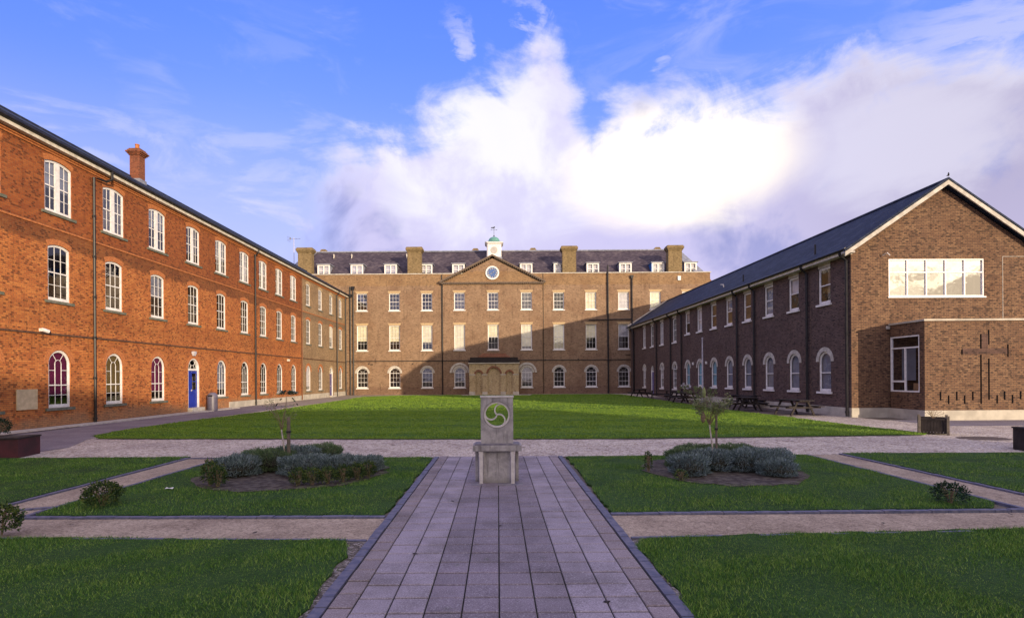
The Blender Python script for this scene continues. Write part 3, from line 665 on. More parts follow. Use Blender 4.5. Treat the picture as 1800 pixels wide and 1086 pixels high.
obj('interior_wall', inn, M_room, LW)
def pick(i, lst): return lst[i % len(lst)]
for i, s_ in enumerate(s_red):
    window(LW, 'L_top', TR((s_, 0, ZT)), pick(i, [M_gcur, M_gcur, None, M_gcur, None, M_gcur]), pick(i, [.14, 1.0, .14, 1.2, .14, .9]))
    window(LW, 'L_mid', TR((s_, 0, ZM)), pick(i, [None, None, None, M_gcur, None, None, None]), 1.1)
    if s_ != 32.5:
        cur = {19.4: M_mag, 22.7: M_mag, 25.9: M_och, 29.15: M_mag, 35.7: M_gcur}.get(s_)
        window(LW, 'L_gnd', TR((s_, 0, ZG)), cur, .55 if cur else .14)
for i, s_ in enumerate(s_brn):
    window(LW, 'B_top', TR((s_, 0, ZT)), M_gcur if i % 2 else None, .6); window(LW, 'L_mid', TR((s_, 0, ZM)), M_blind if i == 2 else None, 1.2)
    if s_ != 58.3: window(LW, 'L_gnd', TR((s_, 0, ZG)), M_blindw if i == 0 else None, .4)
def door(parent, D_, m, glazed=True, label=None, hw=None):
    u, z, w_, hs, ri = D_; fr = MB(); w1, h1, r1 = inset(w_, hs, ri, .08)
    ring(fr, outl(w_, hs, ri, 0), outl(w1, h1, r1, .002), .03, .2)
    zl = hs-.12; fr.box(-w1/2, w1/2, .07, .16, zl, zl+.11)
    fr.tube([(w1/5*math.cos(a), .11, zl+.11+w1/5*math.sin(a)) for a in np.linspace(0, math.pi, 9)], .014, 5)
    for a in (50, 130): fr.tube([(w1/5*math.cos(R(a)), .11, zl+.11+w1/5*math.sin(R(a))), (w1/2*math.cos(R(a)), .11, zl+.11+(r1+.05)*math.sin(R(a)))], .014, 5)
    Mx = TR((u, 0, z)); f = obj('door_frame', fr, M_white, parent, Mx)
    pn = MB(); pn.poly([(x, .125, q) for x, q in outl(w1, h1, r1, zl+.1)]); obj('fanlight_pane', pn, M_glass, f)
    lf = MB(); hw = w1/2
    if glazed:
        # leaf with a tall glazed light on its far half
        lf.box(-hw, -.02, .11, .15, .01, zl); lf.box(hw-.07, hw, .11, .15, .01, zl); lf.box(-.02, hw-.07, .11, .15, .01, 1.05); lf.box(-.02, hw-.07, .11, .15, zl-.16, zl); lf.box(-.02, hw-.07, .115, .145, 1.52, 1.56)
        lf.box(-hw+.08, -.10, .104, .11, 1.15, zl-.16); lf.box(-hw+.08, -.10, .104, .11, .15, .85); lf.box(.05, hw-.1, .104, .11, .15, .85)
    else: lf.box(-hw, hw, .11, .15, .01, zl); lf.box(-hw+.1, hw-.1, .104, .11, .2, .9); lf.box(-hw+.1, hw-.1, .104, .11, 1.1, zl-.15)
    dr = obj('door', lf, m, parent, Mx); dr['label'] = label or 'panelled door'
    if glazed: g_ = MB(); g_.poly([(-.02, .13, 1.05), (hw-.07, .13, 1.05), (hw-.07, .13, zl-.16), (-.02, .13, zl-.16)]); obj('pane', g_, M_glass, dr)
    h = MB(); h.box(-.16, -.04, .06, .10, 1.0, 1.03).box(-.12, -.08, .085, .105, .96, 1.07); obj('handle', h, M_galv, dr)
    lk = MB(); lk.box(-.30, -.06, .098, .104, 1.16, 1.19)
    st = MB(); st.box(-w_/2-.08, w_/2+.08, -.28, .10, -z, -.001); obj('doorstep', st, M_stone, parent, Mx, bev=.01)
door(LW, DL, M_blue, True, 'bright blue door with a tall glazed light')
door(LW, DL2, M_purpled, False, 'narrow dull purple door')
def arch_ring(u, z, w_, ri, th, m, parent, name='arch', y0=-.006):
    mb = MB(); n = 18
    for i in range(n):
        a0, a1 = math.pi*i/n, math.pi*(i+1)/n
        P = [(u+rr*math.cos(a), z+rr*math.sin(a)) for rr, a in ((w_/2, a0), (w_/2+th, a0), (w_/2+th, a1), (w_/2, a1))]
        mb.prism([(p[0], y0, p[1]) for p in P], (0, .05, 0))
    return obj(name, mb, m, parent)
arch_ring(32.5, .27+2.30, 1.20, .6, .23, M_redarch, LW); arch_ring(58.3, 2.57, 1.10, .55, .2, M_gauged, LW)
# string course, eaves, gutter, roof
sc = MB(); sc.box(5, 63.85, -.045, .0, 3.76, 3.84); obj('string_course', sc, noisy('sooty_brick', (.07, .035, .025), (.12, .06, .035), 9, .9, .3, 50), LW)
sc = MB(); sc.box(5, 63.85, -.03, .0, 8.08, 8.15).box(5, 63.85, -.05, 0, 11.12, 11.20).box(5, 63.85, -.10, 0, 11.20, 11.30); obj('brick_band', sc, M_redarch, LW)
cb = MB(); cb.box(4.9, 63.85, -.30, .0, 11.30, 11.36); obj('soffit', cb, M_cream, LW)
fa = MB(); fa.box(4.9, 63.85, -.33, -.30, 11.30, 11.46); obj('fascia', fa, M_cream, LW)
gu = MB(); gu.tube([(4.9, -.40, 11.52), (63.85, -.40, 11.52)], .075, 10); obj('gutter', gu, M_black, LW)
def gable_roof(u0, u1, ye, ze, yr, zr, yb, th=.14):
    mb = MB()
    for ya in (ye, yb):
        P = [(u0, ya, ze), (u1, ya, ze), (u1, yr, zr), (u0, yr, zr)]
        if ya == yb: P = P[::-1]
        mb.prism(P, (0, 0, th))
    mb.tube([(u0, yr, zr+th), (u1, yr, zr+th)], .09, 8)
    return mb
rf = obj('roof', gable_roof(4.7, 63.9, -.42, 11.50, 4.6, 14.3, 9.6), M_slate, LW)
ch = MB(); ch.box(-.27, .27, -.30, .30, -.8, 1.35); 
for i, (e, z) in enumerate(((.05, 1.35), (.11, 1.43), (.17, 1.51), (.10, 1.60), (.04, 1.68))): ch.box(-.27-e, .27+e, -.30-e, .30+e, z, z+.085)
co_ = obj('chimney', ch, B_chimr, rf, TR((34.0, 4.3, 14.4)))
pt = MB(); pt.lathe([(.13, 0), (.12, .1), (.11, .28), (.13, .30), (.13, .34), (.09, .34), (.09, .1)], (0, 0, 1.76), 14); obj('chimney_pot', pt, M_chimp if 'M_chimp' in globals() else M_redarch, co_)
fl = MB(); fl.box(-.33, .33, -.36, .36, -.35, -.10); obj('lead_flashing', fl, M_lead, rf, TR((34.0, 4.3, 14.4)))
for s_, sw in ((24.5, 1), (40.35, 0), (60.0, 0)):
    if sw: pts = [(s_+.75, -.40, 11.48), (s_+.75, -.40, 11.12), (s_+.68, -.2, 11.0), (s_, -.12, 10.95), (s_, -.12, .02)]
    else: pts = [(s_, -.40, 11.48), (s_, -.36, 11.2), (s_, -.12, 11.0), (s_, -.12, .02)]
    pipe(LW, pts, .06)
pipe(LW, [(49.7, -.08, 11.2), (49.7, -.08, .05)], .045, M_brownpipe)
pipe(LW, [(63.3, -.12, 11.3), (63.3, -.12, .02)], .06)
pl = MB(); pl.box(36.6, 49.6, -.05, .0, -.04, .42); obj('plinth', pl, M_conc, LW)
pl = MB(); pl.box(49.9, 57.4, -.07, .0, -.04, .48).box(59.2, 63.2, -.07, .0, -.04, .48); obj('plinth', pl, M_conc, LW)
ap = MB(); ap.box(18, 36.6, -.75, .0, -.04, .05); obj('apron', ap, M_stone, LW)
ld = MB(); ld.box(-.12, .12, -.16, -.0, 0, .16).box(-.09, .09, -.13, -.02, -.10, 0); obj('wall_lamp', ld, M_galv, LW, TR((32.4, 0, 3.42)))
ld = MB(); ld.box(-.10, .10, -.2, 0, 0, .18); obj('alarm_box', ld, M_cream, LW, TR((46.5, 0, 3.42)), bev=.02)
M_plaque = noisy('buff_plaque_stone', (.55, .44, .28), (.44, .35, .22), 6, .85, .2, 50)
pq = MB(); pq.box(-.46, .46, -.035, .0, 0, .78); po = obj('stone_plaque', pq, M_plaque, LW, TR((21.1, 0, .80)), bev=.01)
q2 = MB(); 
for e in ((-.46, .46, .74, .78), (-.46, .46, 0, .04), (-.46, -.42, .04, .74), (.42, .46, .04, .74)): q2.box(e[0], e[1], -.045, -.036, e[2], e[3])
obj('plaque_rim', q2, M_plaque, po)
nt = MB(); nt.box(.12, .42, .17, .176, .72, 1.05); obj('paper_notice', nt, M_blindw, LW, TR((22.7, 0, ZG)))
WN = thing('security_camera', 'small white dome security camera on the red brick wall by the string course', 'camera', LW.matrix_world @ TR((21.75, -.0, 3.86)))
cm = MB(); cm.box(-.06, .06, -.06, 0, .0, .12).tube([(0, -.05, .06), (0, -.16, .05)], .02, 8); obj('bracket', cm, M_white, WN)
cm = MB(); cm.tube([(-.14, -.19, .06), (.12, -.23, .0)], .075, 14); obj('camera_body', cm, M_white, WN)
cm = MB(); cm.tube([(.121, -.23, .0), (.16, -.236, -.01)], .055, 14); obj('lens', cm, M_black, WN)

# ================================================================== MAIN BUILDING
MBd = thing('brick_building', 'yellow brown brick range with pediment, blue clock and white cupola across the far end', 'building', TR((0, 63.9, 0)))
CX = [-15.76, -11.99, -8.2, -4.4, -.5, 3.38, 7.15, 10.9, 14.7, 18.4, 22.15]
ZM1, ZM2, ZM3 = .80, 5.15, 9.78
opsL, opsC, opsR = [], [], []
def which(x): return opsL if x < -6.3 else (opsC if x < 5.2 else opsR)
for x in CX:
    which(x).append(opening('M_top', x, ZM3))
    if x < 16: which(x).append(opening('M_mid', x, ZM2))
    if x < 16 and x != -.5: which(x).append(opening('M_gnd', x, ZM1))
obj('wall', wall(-25.6, -6.3, -.05, 14.0, opsL), B_main, MBd); obj('wall', wall(5.2, 24.8, -.05, 14.0, opsR), B_main, MBd)
PY = -.28
obj('bay_wall', wall(-6.3, 5.2, -.05, 12.85, opsC), B_main, MBd, TR((0, PY, 0)))
bs = MB(); bs.quad((-6.3, 0, 0), (-6.3, PY, 0), (-6.3, PY, 12.85), (-6.3, 0, 12.85)).quad((5.2, PY, 0), (5.2, 0, 0), (5.2, 0, 12.85), (5.2, PY, 12.85)).quad((-6.3, .002, 12.6), (5.2, .002, 12.6), (5.2, .002, 14), (-6.3, .002, 14))
obj('bay_return', bs, B_main, MBd)
bs = MB(); bs.poly([(-6.3, PY, 12.85), (5.2, PY, 12.85), (-.55, PY, 15.75)]); obj('pediment', bs, B_main, MBd)
for a in (-25.6, 24.5): bs = MB(); bs.box(a, a+.3, .01, 12, 0, 14); obj('end_wall', bs, B_main, MBd)
inn = MB(); inn.quad((-25, 2.4, 0), (24.4, 2.4, 0), (24.4, 2.4, 13.4), (-25, 2.4, 13.4))
for z in (4.2, 9): inn.box(-25, 24.4, .35, 2.4, z, z+.3)
for x in (-14, -6.3, 1.5, 5.2, 9, 16.5): inn.box(x-.07, x+.07, .35, 2.4, 0, 13.3)
obj('interior_wall', inn, M_room, MBd)
cbs = {-15.76: 1.10, -11.99: 1.05, -8.2: .95, -4.4: .14, -.5: 1.55, 3.38: .40, 7.15: .14, 10.9: 1.35, 14.7: 1.5}
for i, x in enumerate(CX):
    y = PY if -6.3 < x < 5.2 else 0
    if x >= 7: cu, cv = pick(i, [M_blindw, M_blind]), (.9 if x < 8 else .14)
    else: cu, cv = None, .14
    window(MBd, 'M_top', TR((x, y, ZM3)), cu if x > 10 else None, cv)
    if x < 16: window(MBd, 'M_mid', TR((x, y, ZM2)), M_blind if x < 12 else M_blindw, cbs[x])
    if x < 16 and x != -.5: window(MBd, 'M_gnd', TR((x, y, ZM1)))
for x in (-4.4, 3.38): arch_ring(x, ZM1+1.72, 1.85, .925, .24, M_stone, MBd, 'hood_arch', PY-.06)
sc = MB(); sc.box(-25.6, -6.3, -.05, 0, 3.88, 3.97).box(5.2, 24.8, -.05, 0, 3.88, 3.97).box(-6.34, 5.24, PY-.05, PY, 3.88, 3.97); obj('string_course', sc, M_black, MBd)
cp = MB(); cp.box(-25.7, 24.9, -.06, .36, 14.0, 14.10); obj('parapet_coping', cp, M_stone, MBd)
# pediment cornices with dentils
pc = MB(); pc.box(-6.6, 5.5, PY-.22, PY, 12.86, 12.98).box(-6.5, 5.4, PY-.12, PY, 12.74, 12.855)
x = -6.4
while x < 5.3: pc.box(x, x+.12, PY-.2, PY-.12, 12.745, 12.85); x += .24
for s_ in (-1, 1):
    a = Vector((-.55+s_*6.15, PY-.26, 12.90)); b_ = Vector((-.55, PY-.26, 15.98)); 
    pc.prism([tuple(a), tuple(b_), tuple(b_+Vector((0, 0, .20))), tuple(a+Vector((0, 0, .20)))], (0, .30, 0))
    d_ = (b_-a); L = d_.length; d_.normalize(); n = int(L/.26)
    for i in range(1, n):
        p = a+d_*i*.26; pc.box(p.x-.06, p.x+.06, PY-.16, PY-.002, p.z-.14, p.z-.01)
obj('pediment_cornice', pc, noisy('dark_cornice', (.09, .065, .05), (.16, .12, .09), 9, .85, .2, 50), MBd)
br = MB()
for s_ in (-1, 1): br.prism([(-.55+s_*6.1, PY, 13.0), (-.55, PY, 16.0), (-.55, 4.5, 16.0), (-.55+s_*6.1, 1.0, 13.0)], (0, 0, .1))
obj('pediment_roof', br, M_slate2, MBd)
# clock
CK = MB(); CK.tube([(0, -.02, 0), (0, -.10, 0)], .66, 40); ck = obj('clock', CK, M_clock, MBd, TR((-.55, PY, 14.05)))
rg = MB(); n = 40
for i in range(n):
    a0, a1 = 2*math.pi*i/n, 2*math.pi*(i+1)/n
    rg.prism([(r_*math.cos(a), -.14, r_*math.sin(a)) for r_, a in ((.62, a0), (.79, a0), (.79, a1), (.62, a1))], (0, .14, 0))
obj('clock_rim', rg, M_white, ck)
nm = MB()
for h in range(12):
    a = R(90-30*h); r0, r1 = .42, .55; ca, sa = math.cos(a), math.sin(a); tx, tz = -sa, ca
    def bar(off, lean=0, w_=.011):
        p0 = (r0*ca+off*tx-lean*tx, r0*sa+off*tz-lean*tz); p1 = (r1*ca+off*tx+lean*tx, r1*sa+off*tz+lean*tz)
        nm.prism([(p0[0]-tx*w_, -.112, p0[1]-tz*w_), (p0[0]+tx*w_, -.112, p0[1]+tz*w_), (p1[0]+tx*w_, -.112, p1[1]+tz*w_), (p1[0]-tx*w_, -.112, p1[1]-tz*w_)], (0, .01, 0))
    spec = {0: 'XII', 1: 'I', 2: 'II', 3: 'III', 4: 'IIII', 5: 'V', 6: 'VI', 7: 'VII', 8: 'VIII', 9: 'IX', 10: 'X', 11: 'XI'}[h]
    wds = {'I': .035, 'V': .06, 'X': .06}; tot = sum(wds[c] for c in spec); o_ = tot/2
    for c in spec:
        o2 = o_-wds[c]/2; o_ -= wds[c]
        if c == 'I': bar(o2)
        elif c == 'V': bar(o2+.012, .012); bar(o2-.012, -.012)
        else: bar(o2, .02); bar(o2, -.02)
obj('clock_numerals', nm, M_gold, ck)
hd = MB()
for ang, L, w_ in ((52, .32, .02), (233, .46, .013)):
    a = R(90-ang); ca, sa = math.cos(a), math.sin(a)
    hd.prism([(-.1*ca+sa*w_, -.125, -.1*sa-ca*w_), (L*ca+sa*w_*.4, -.125, L*sa-ca*w_*.4), (L*ca-sa*w_*.4, -.125, L*sa+ca*w_*.4), (-.1*ca-sa*w_, -.125, -.1*sa+ca*w_)], (0, .01, 0))
obj('clock_hands', hd, M_gold, ck)
# hipped roof behind the parapet
rf = MB(); ye, yr, yb, ze, zr = .55, 5.0, 9.6, 13.5, 17.75; xl, xr, hx = -25.3, 24.5, 2.6
rf.poly([(xl, ye, ze), (xr, ye, ze), (xr-hx, yr, zr), (xl+hx, yr, zr)]).poly([(xr, yb, ze), (xl, yb, ze), (xl+hx, yr, zr), (xr-hx, yr, zr)])
rf.poly([(xr, ye, ze), (xr, yb, ze), (xr-hx, yr, zr)]).poly([(xl, yb, ze), (xl, ye, ze), (xl+hx, yr, zr)])
roof = obj('roof', rf, M_slate2, MBd)
rl = MB(); rl.tube([(xl+hx, yr, zr+.05), (xr-hx, yr, zr+.05)], .10, 8)
for a, b_ in (((xl+hx, yr), (xl, ye)), ((xr-hx, yr), (xr, ye))):
    d_ = -1 if a[0] < 0 else 1
    rl.prism([(a[0]-d_*.25, a[1]-.12, zr+.10), (a[0]+d_*.75, a[1]-.12, zr+.22), (b_[0]+d_*.15, b_[1]-.25, ze+.25), (b_[0]-d_*.85, b_[1]-.25, ze+.10)], (0, .12, 0))
obj('lead_ridge', rl, M_lead, roof)
for x in (-20.2, -18.0, -11.2, 9.5): s2 = MB(); s2.box(x, x+.07, 3.9, 4.3, 16.75, 17.3); obj('vent_pipe', s2, M_cream, roof)
dx = [-20.3, -16.45, -12.55, -8.75, -4.55, 2.3, 4.9+2.3, 11.25, 15.1, 18.95, 22.75]
dx = [(x_-875)/14.6 for x_ in (574.5, 632, 690.5, 752, 808, 925.5, 984, 1041, 1097.5, 1154, 1210.5)]
DM = {}
def dormer(x, side=None):
    if not DM:
        b1 = MB(); b1.box(-.74, -.60, 0, .1, 0, 1.85).box(.60, .74, 0, .1, 0, 1.85).box(-.60, .60, 0, .1, 1.70, 1.85).box(-.60, .60, 0, .1, 0, .12).box(-.03, .03, .02, .08, .12, 1.7)
        for s_ in (-1, 1): b1.box(min(s_*.03, s_*.60), max(s_*.03, s_*.60), .02, .08, 1.12, 1.18)
        for xx in (-.60, -.07, .03, .56): b1.box(xx, xx+.04, .021, .07, .12, 1.7)
        DM['dormer'] = b1.mesh('dormer', M_white)
        b2 = MB(); b2.quad((-.6, .05, .1), (.6, .05, .1), (.6, .05, 1.7), (-.6, .05, 1.7)); DM['pane'] = b2.mesh('pane', M_glass)
        b3 = MB(); b3.box(-.73, -.69, .1, 1.9, 0, 1.84).box(.69, .73, .1, 1.9, 0, 1.84); DM['cheek'] = b3.mesh('cheek', M_lead)
        b4 = MB(); b4.box(-.86, .86, -.12, 2.0, 1.86, 1.96); DM['dormer_roof'] = b4.mesh('dormer_roof', M_lead)
        b5 = MB(); b5.box(-.6, .6, .2, .21, .9, 1.7); DM['blind'] = b5.mesh('blind', M_blindw)
    d_ = link('dormer', DM['dormer'], roof, TR((x, 1.25, 13.58)))
    link('pane', DM['pane'], d_); link('dormer_roof', DM['dormer_roof'], d_); c = link('cheek', DM['cheek'], d_); link('blind', DM['blind'], d_)
    return d_, c
# dormers are children of the building so their panes stay within three levels
roof_keep = roof; 
for i, x in enumerate(dx):
    roof = MBd; d_, c = dormer(x)
    if i == 9:
        tp = MB(); tp.box(-.80, -.735, .0, 1.9, -.02, 1.85); obj('blue_tarpaulin', tp, noisy('blue_tarp', (.03, .14, .40), (.02, .09, .28), 6, .5, .2, 12), d_)
roof = roof_keep
CH = MB(); CH.box(-.80, .80, -.45, .45, -4.0, 2.35)
for e, z in ((.06, 2.35), (.13, 2.47), (.20, 2.59), (.20, 2.71), (.12, 2.83)): CH.box(-.80-e, .80+e, -.45-e, .45+e, z, z+.119)
CH.box(-.18, .18, -.47, -.451, .3, 1.6)
chm = CH.mesh('chimney', B_chim)
for x_ in (540, 731, 1001, 1185.5): link('chimney', chm, MBd, TR(((x_-875)/14.85, .95, 14.35)))
CH = MB(); CH.box(-.42, .42, -.4, .4, -3, 1.05).box(-.55, .55, -.5, .5, 1.05, 1.2).prism([(-.5, -.45, 1.2), (.5, -.45, 1.2), (.28, -.45, 1.5), (-.28, -.45, 1.5)], (0, .9, 0))
chm2 = CH.mesh('chimney', B_chim)
for x_ in (571.5, 837.5, 938, 1156): link('chimney', chm2, MBd, TR(((x_-875)/12.87, 11.1, 18.0)))
bw_ = MB(); bw_.box(-25.3, 24.5, 9.6, 16, 0, 13.5).prism([(-25.3, 9.6, 13.5), (-25.3, 16, 13.5), (-25.3, 11.5, 16.6)], (49.8, 0, 0)); obj('rear_range', bw_, M_slate2, MBd)
# cupola
cu = MB(); 
def octo(r, ch_, z0, z1, r2=None, ch2=None):
    r2 = r2 or r; ch2 = ch2 if ch2 is not None else ch_
    def P(r_, c_, z): return [(-r_+c_, -r_, z), (r_-c_, -r_, z), (r_, -r_+c_, z), (r_, r_-c_, z), (r_-c_, r_, z), (-r_+c_, r_, z), (-r_, r_-c_, z), (-r_, -r_+c_, z)]
    return P(r, ch_, z0)+P(r2, ch2, z1), [tuple(range(8))[::-1], tuple(range(8, 16))]+[(i, (i+1) % 8, 8+(i+1) % 8, 8+i) for i in range(8)]
CM = TR((-.35, 3.4, 0))
cu.add(*octo(.88, .12, 16.55, 18.22)); cup = obj('cupola', cu, M_white, MBd, CM)
c2 = MB(); c2.add(*octo(.98, .1, 14.8, 16.5)).add(*octo(.98, .1, 16.5, 16.55, .9, .1)); obj('cupola_base', c2, M_lead, cup)
c2 = MB(); c2.add(*octo(1.10, .2, 18.22, 18.32)).add(*octo(1.0, .2, 18.12, 18.22)); obj('cupola_cornice', c2, M_white, cup)
c2 = MB(); c2.add(*octo(1.12, .2, 18.325, 18.50, .74, .25)); c2.lathe([(.72, 18.5), (.70, 18.66), (.62, 18.85), (.48, 19.0), (.30, 19.10), (.1, 19.15), (.02, 19.15)], (0, 0, 0), 24); obj('dome', c2, M_copper, cup)
c2 = MB(); c2.tube([(0, -.881, 17.35), (0, -.92, 17.35)], .42, 28); obj('grey_disc', c2, M_grey, cup)
vn = MB(); vn.tube([(0, 0, 19.1), (0, 0, 20.35)], .022, 6); vn.lathe([(.01, -.10), (.07, -.05), (.09, 0), (.07, .05), (.01, .1)], (0, 0, 19.28), 10).tube([(-.32, 0, 20.02), (.32, 0, 20.02)], .014, 5).tube([(0, -.32, 20.02), (0, .32, 20.02)], .014, 5)
for p in ((-.34, 0), (.34, 0)): vn.box(p[0]-.035, p[0]+.035, -.01, .01, 19.98, 20.06)
vn.prism([(-.38, 0, 20.28), (-.20, 0, 20.40), (-.20, 0, 20.30), (.12, 0, 20.30), (.12, 0, 20.44), (.0, 0, 20.42), (-.05, 0, 20.36), (-.12, 0, 20.34), (-.12, 0, 20.26), (.16, 0, 20.24), (.05, 0, 20.2), (-.2, 0, 20.24), (-.2, 0, 20.18)], (0, .02, 0))
obj('weathervane', vn, M_black, cup)
# porch
PO = thing('brick_porch', 'small flat-topped yellow brick porch with blind arches below the clock', 'porch', TR((-.42, 61.7, 0)))
pw = wall(-2.78, 2.78, -.02, 3.5, [(0, .02, 1.36, 2.35, .66), (-1.72, .02, .66, 2.28, .33), (1.72, .02, .66, 2.28, .33)], .16)
pw.quad((-2.78, 1.9, 0), (-2.78, 0, 0), (-2.78, 0, 3.5), (-2.78, 1.9, 3.5)).quad((2.78, 0, 0), (2.78, 1.9, 0), (2.78, 1.9, 3.5), (2.78, 0, 3.5)).quad((-2.7, .16, 0), (2.7, .16, 0), (2.7, .16, 3.4), (-2.7, .16, 3.4))
obj('wall', pw, B_porch, PO)
for a, b_ in ((-2.80, -2.12), (-1.32, -.74), (.74, 1.32), (2.12, 2.80)):
    pb = MB(); pb.box(a, b_, -.07, .0, 2.22, 2.34); obj('impost_band', pb, M_conc, PO); pb = MB(); pb.box(a, b_, -.10, 0, -.02, .36); obj('pier_base', pb, M_conc, PO); pb = MB(); pb.box(a+.03, b_-.03, -.05, 0, .36, 2.22); obj('pilaster', pb, B_porch, PO)
for u, w_, r_, z in ((0, 1.36, .68, 2.37), (-1.72, .66, .33, 2.30), (1.72, .66, .33, 2.30)): arch_ring(u, z, w_, r_, .2, M_tile, PO, 'arch', -.03)
pb = MB(); pb.box(-2.9, 2.9, -.12, 1.9, 3.5, 3.62); obj('porch_cornice', pb, M_conc, PO)
pb = MB(); pb.box(-2.88, 2.88, -.10, 1.9, 3.68, 3.84).box(-2.7, 2.7, .02, 1.85, 3.84, 4.22); obj('parapet', pb, M_darkwood, PO)
pb = MB(); pb.prism([(-1.9, .1, 4.22), (1.9, .1, 4.22), (1.3, .9, 4.6), (-1.3, .9, 4.6)], (0, .2, .03))
x = -1.75
while x < 1.75: pb.tube([(x, .06, 4.24), (x*.72, .9, 4.62)], .06, 6); x += .22
pb.box(-1.35, 1.35, .85, 1.05, 4.60, 4.70); obj('porch_roof', pb, M_tile, PO)
# pipes and cables on the main front
for x, z0, z1, r_ in ((-17.1, 0, 12.6, .07), (-16.75, 0, 12.3, .07), (-6.42, 0, 13.9, .05), (12.85, 0, 14.9, .09), (15.65, 0, 13.5, .08)):
    pipe(MBd, [(x, -.13, z1), (x, -.13, z0)], r_)
for x, z in ((-16.75, 12.3), (15.65, 13.4), (-17.05, 11.4)):
    hp = MB(); hp.prism([(x-.2, -.28, z+.3), (x+.2, -.28, z+.3), (x+.09, -.28, z-.1), (x-.09, -.28, z-.1)], (0, .27, 0)); obj('hopper_head', hp, M_black, MBd)
pipe(MBd, [(10.6, -.13, 8.55), (15.6, -.13, 8.62)], .06, brackets=False, name='waste_pipe')
pipe(MBd, [(5.35, -.03, 14.0), (5.35, -.03, 0)], .025, brackets=False, name='cable')
pipe(MBd, [(14.9, -.05, 4.5), (16.6, -.05, 4.5)], .035, brackets=False, name='cable')
for x, z in ((-12.0-.8-1.8, 3.55), (-15, 3.62), (-9.9, 3.6), (4.6, 8.0), (9.4, 4.0), (-14.75, 3.55)):
    v_ = MB(); v_.box(x-.09, x+.09, -.03, 0, z-.05, z+.05); obj('wall_vent', v_, M_black, MBd)
fb = MB(); fb.box(21.0, 21.35, -.12, 0, 13.1, 13.6); obj('alarm_box', fb, M_white, MBd)
eb = MB(); eb.box(24.8, 25.4, .1, .9, 12.2, 12.45).prism([(24.8, .1, 12.45), (25.5, .1, 12.45), (24.8, .1, 13.3)], (0, .8, 0)); obj('eaves_bracket', eb, M_tile, MBd)
AN = thing('tv_aerial', 'thin grey television aerial on a pole over the left end of the far roof', 'aerial', TR((-24.4, 66.0, 13.4)))
a_ = MB(); a_.tube([(0, 0, 0), (0, 0, 5.5)], .035, 6); obj('mast', a_, M_galv, AN)
a_ = MB(); a_.tube([(-.75, 0, 5.30), (.80, 0, 5.38)], .02, 5)
for i in range(7): x = -.2+i*.15; a_.tube([(x, -.22, 5.33+x*.05), (x, .22, 5.33+x*.05)], .01, 4)
for z in (5.05, 5.2, 5.45, 5.6): a_.tube([(-.72, -.3, z), (-.5, .3, z)], .014, 4)
a_.box(-.50, -.35, -.05, .05, 5.28, 5.50); obj('antenna', a_, M_lead, AN)

# ================================================================== RIGHT WING
RW = thing('brick_building', 'two-storey dark brick wing with slate roof and gable on the right of the court', 'building', TR((16.5, 0, 0)) @ RZ(-89.1))
rs = [26.99, 29.7, 32.35, 35.05, 37.7, 40.3, 43.0, 45.6]; ro = [48.8, 52.4, 55.5, 58.3]
ops = [opening('R_up', -s_, 5.42) for s_ in rs]+[opening('R_gnd', -s_, 1.12) for s_ in rs]+[opening('R_upo', -s_, 4.95) for s_ in ro]+[opening('R_gndo', -s_, .82) for s_ in ro if s_ != 55.5]
DR = (-55.5, .12, 1.0, 2.4, .5); ops.append(DR)
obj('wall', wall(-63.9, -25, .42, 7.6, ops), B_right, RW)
pl = MB(); pl.box(-50, -24.97, -.03, .0, -.05, .42); obj('plinth', pl, M_conc, RW)
pl = MB(); pl.quad((-63.9, 0, -.05), (-56.0, 0, -.05), (-56.0, 0, .42), (-63.9, 0, .42)).quad((-55.0, 0, -.05), (-50, 0, -.05), (-50, 0, .42), (-55.0, 0, .42)).quad((-56, 0, .115), (-55, 0, .115), (-55, 0, .12), (-56, 0, .12)); obj('wall_foot', pl, B_right, RW)
for i, s_ in enumerate(rs):
    window(RW, 'R_up', TR((-s_, 0, 5.42)), pick(i, [None, M_blindw, M_gcur, None, M_gcur]), pick(i, [.14, .95, .14]))
    window(RW, 'R_gnd', TR((-s_, 0, 1.12)), M_gcur if i < 5 else M_aqua, .14 if i < 5 else .14)
for i, s_ in enumerate(ro):
    window(RW, 'R_upo', TR((-s_, 0, 4.95)), M_blindw if i % 2 else None, .14)
    if s_ != 55.5: window(RW, 'R_gndo', TR((-s_, 0, .82)), M_blindw if i else None, .9)
door(RW, DR, M_purpled, False, 'dull purple door under an arched fanlight')
inn = MB(); inn.quad((-63.9, 2.0, 0), (-25.2, 2.0, 0), (-25.2, 2.0, 7.5), (-63.9, 2.0, 7.5)).box(-63.9, -25.2, .3, 2, 4, 4.3).quad((-63.9, 8.4, 0), (-25.2, 8.4, 0), (-25.2, 8.4, 7.6), (-63.9, 8.4, 7.6))
for s_ in (31, 36.4, 41.7, 47, 54): inn.box(-s_-.06, -s_+.06, .3, 2, 0, 7.5)
obj('interior_wall', inn, M_room, RW)
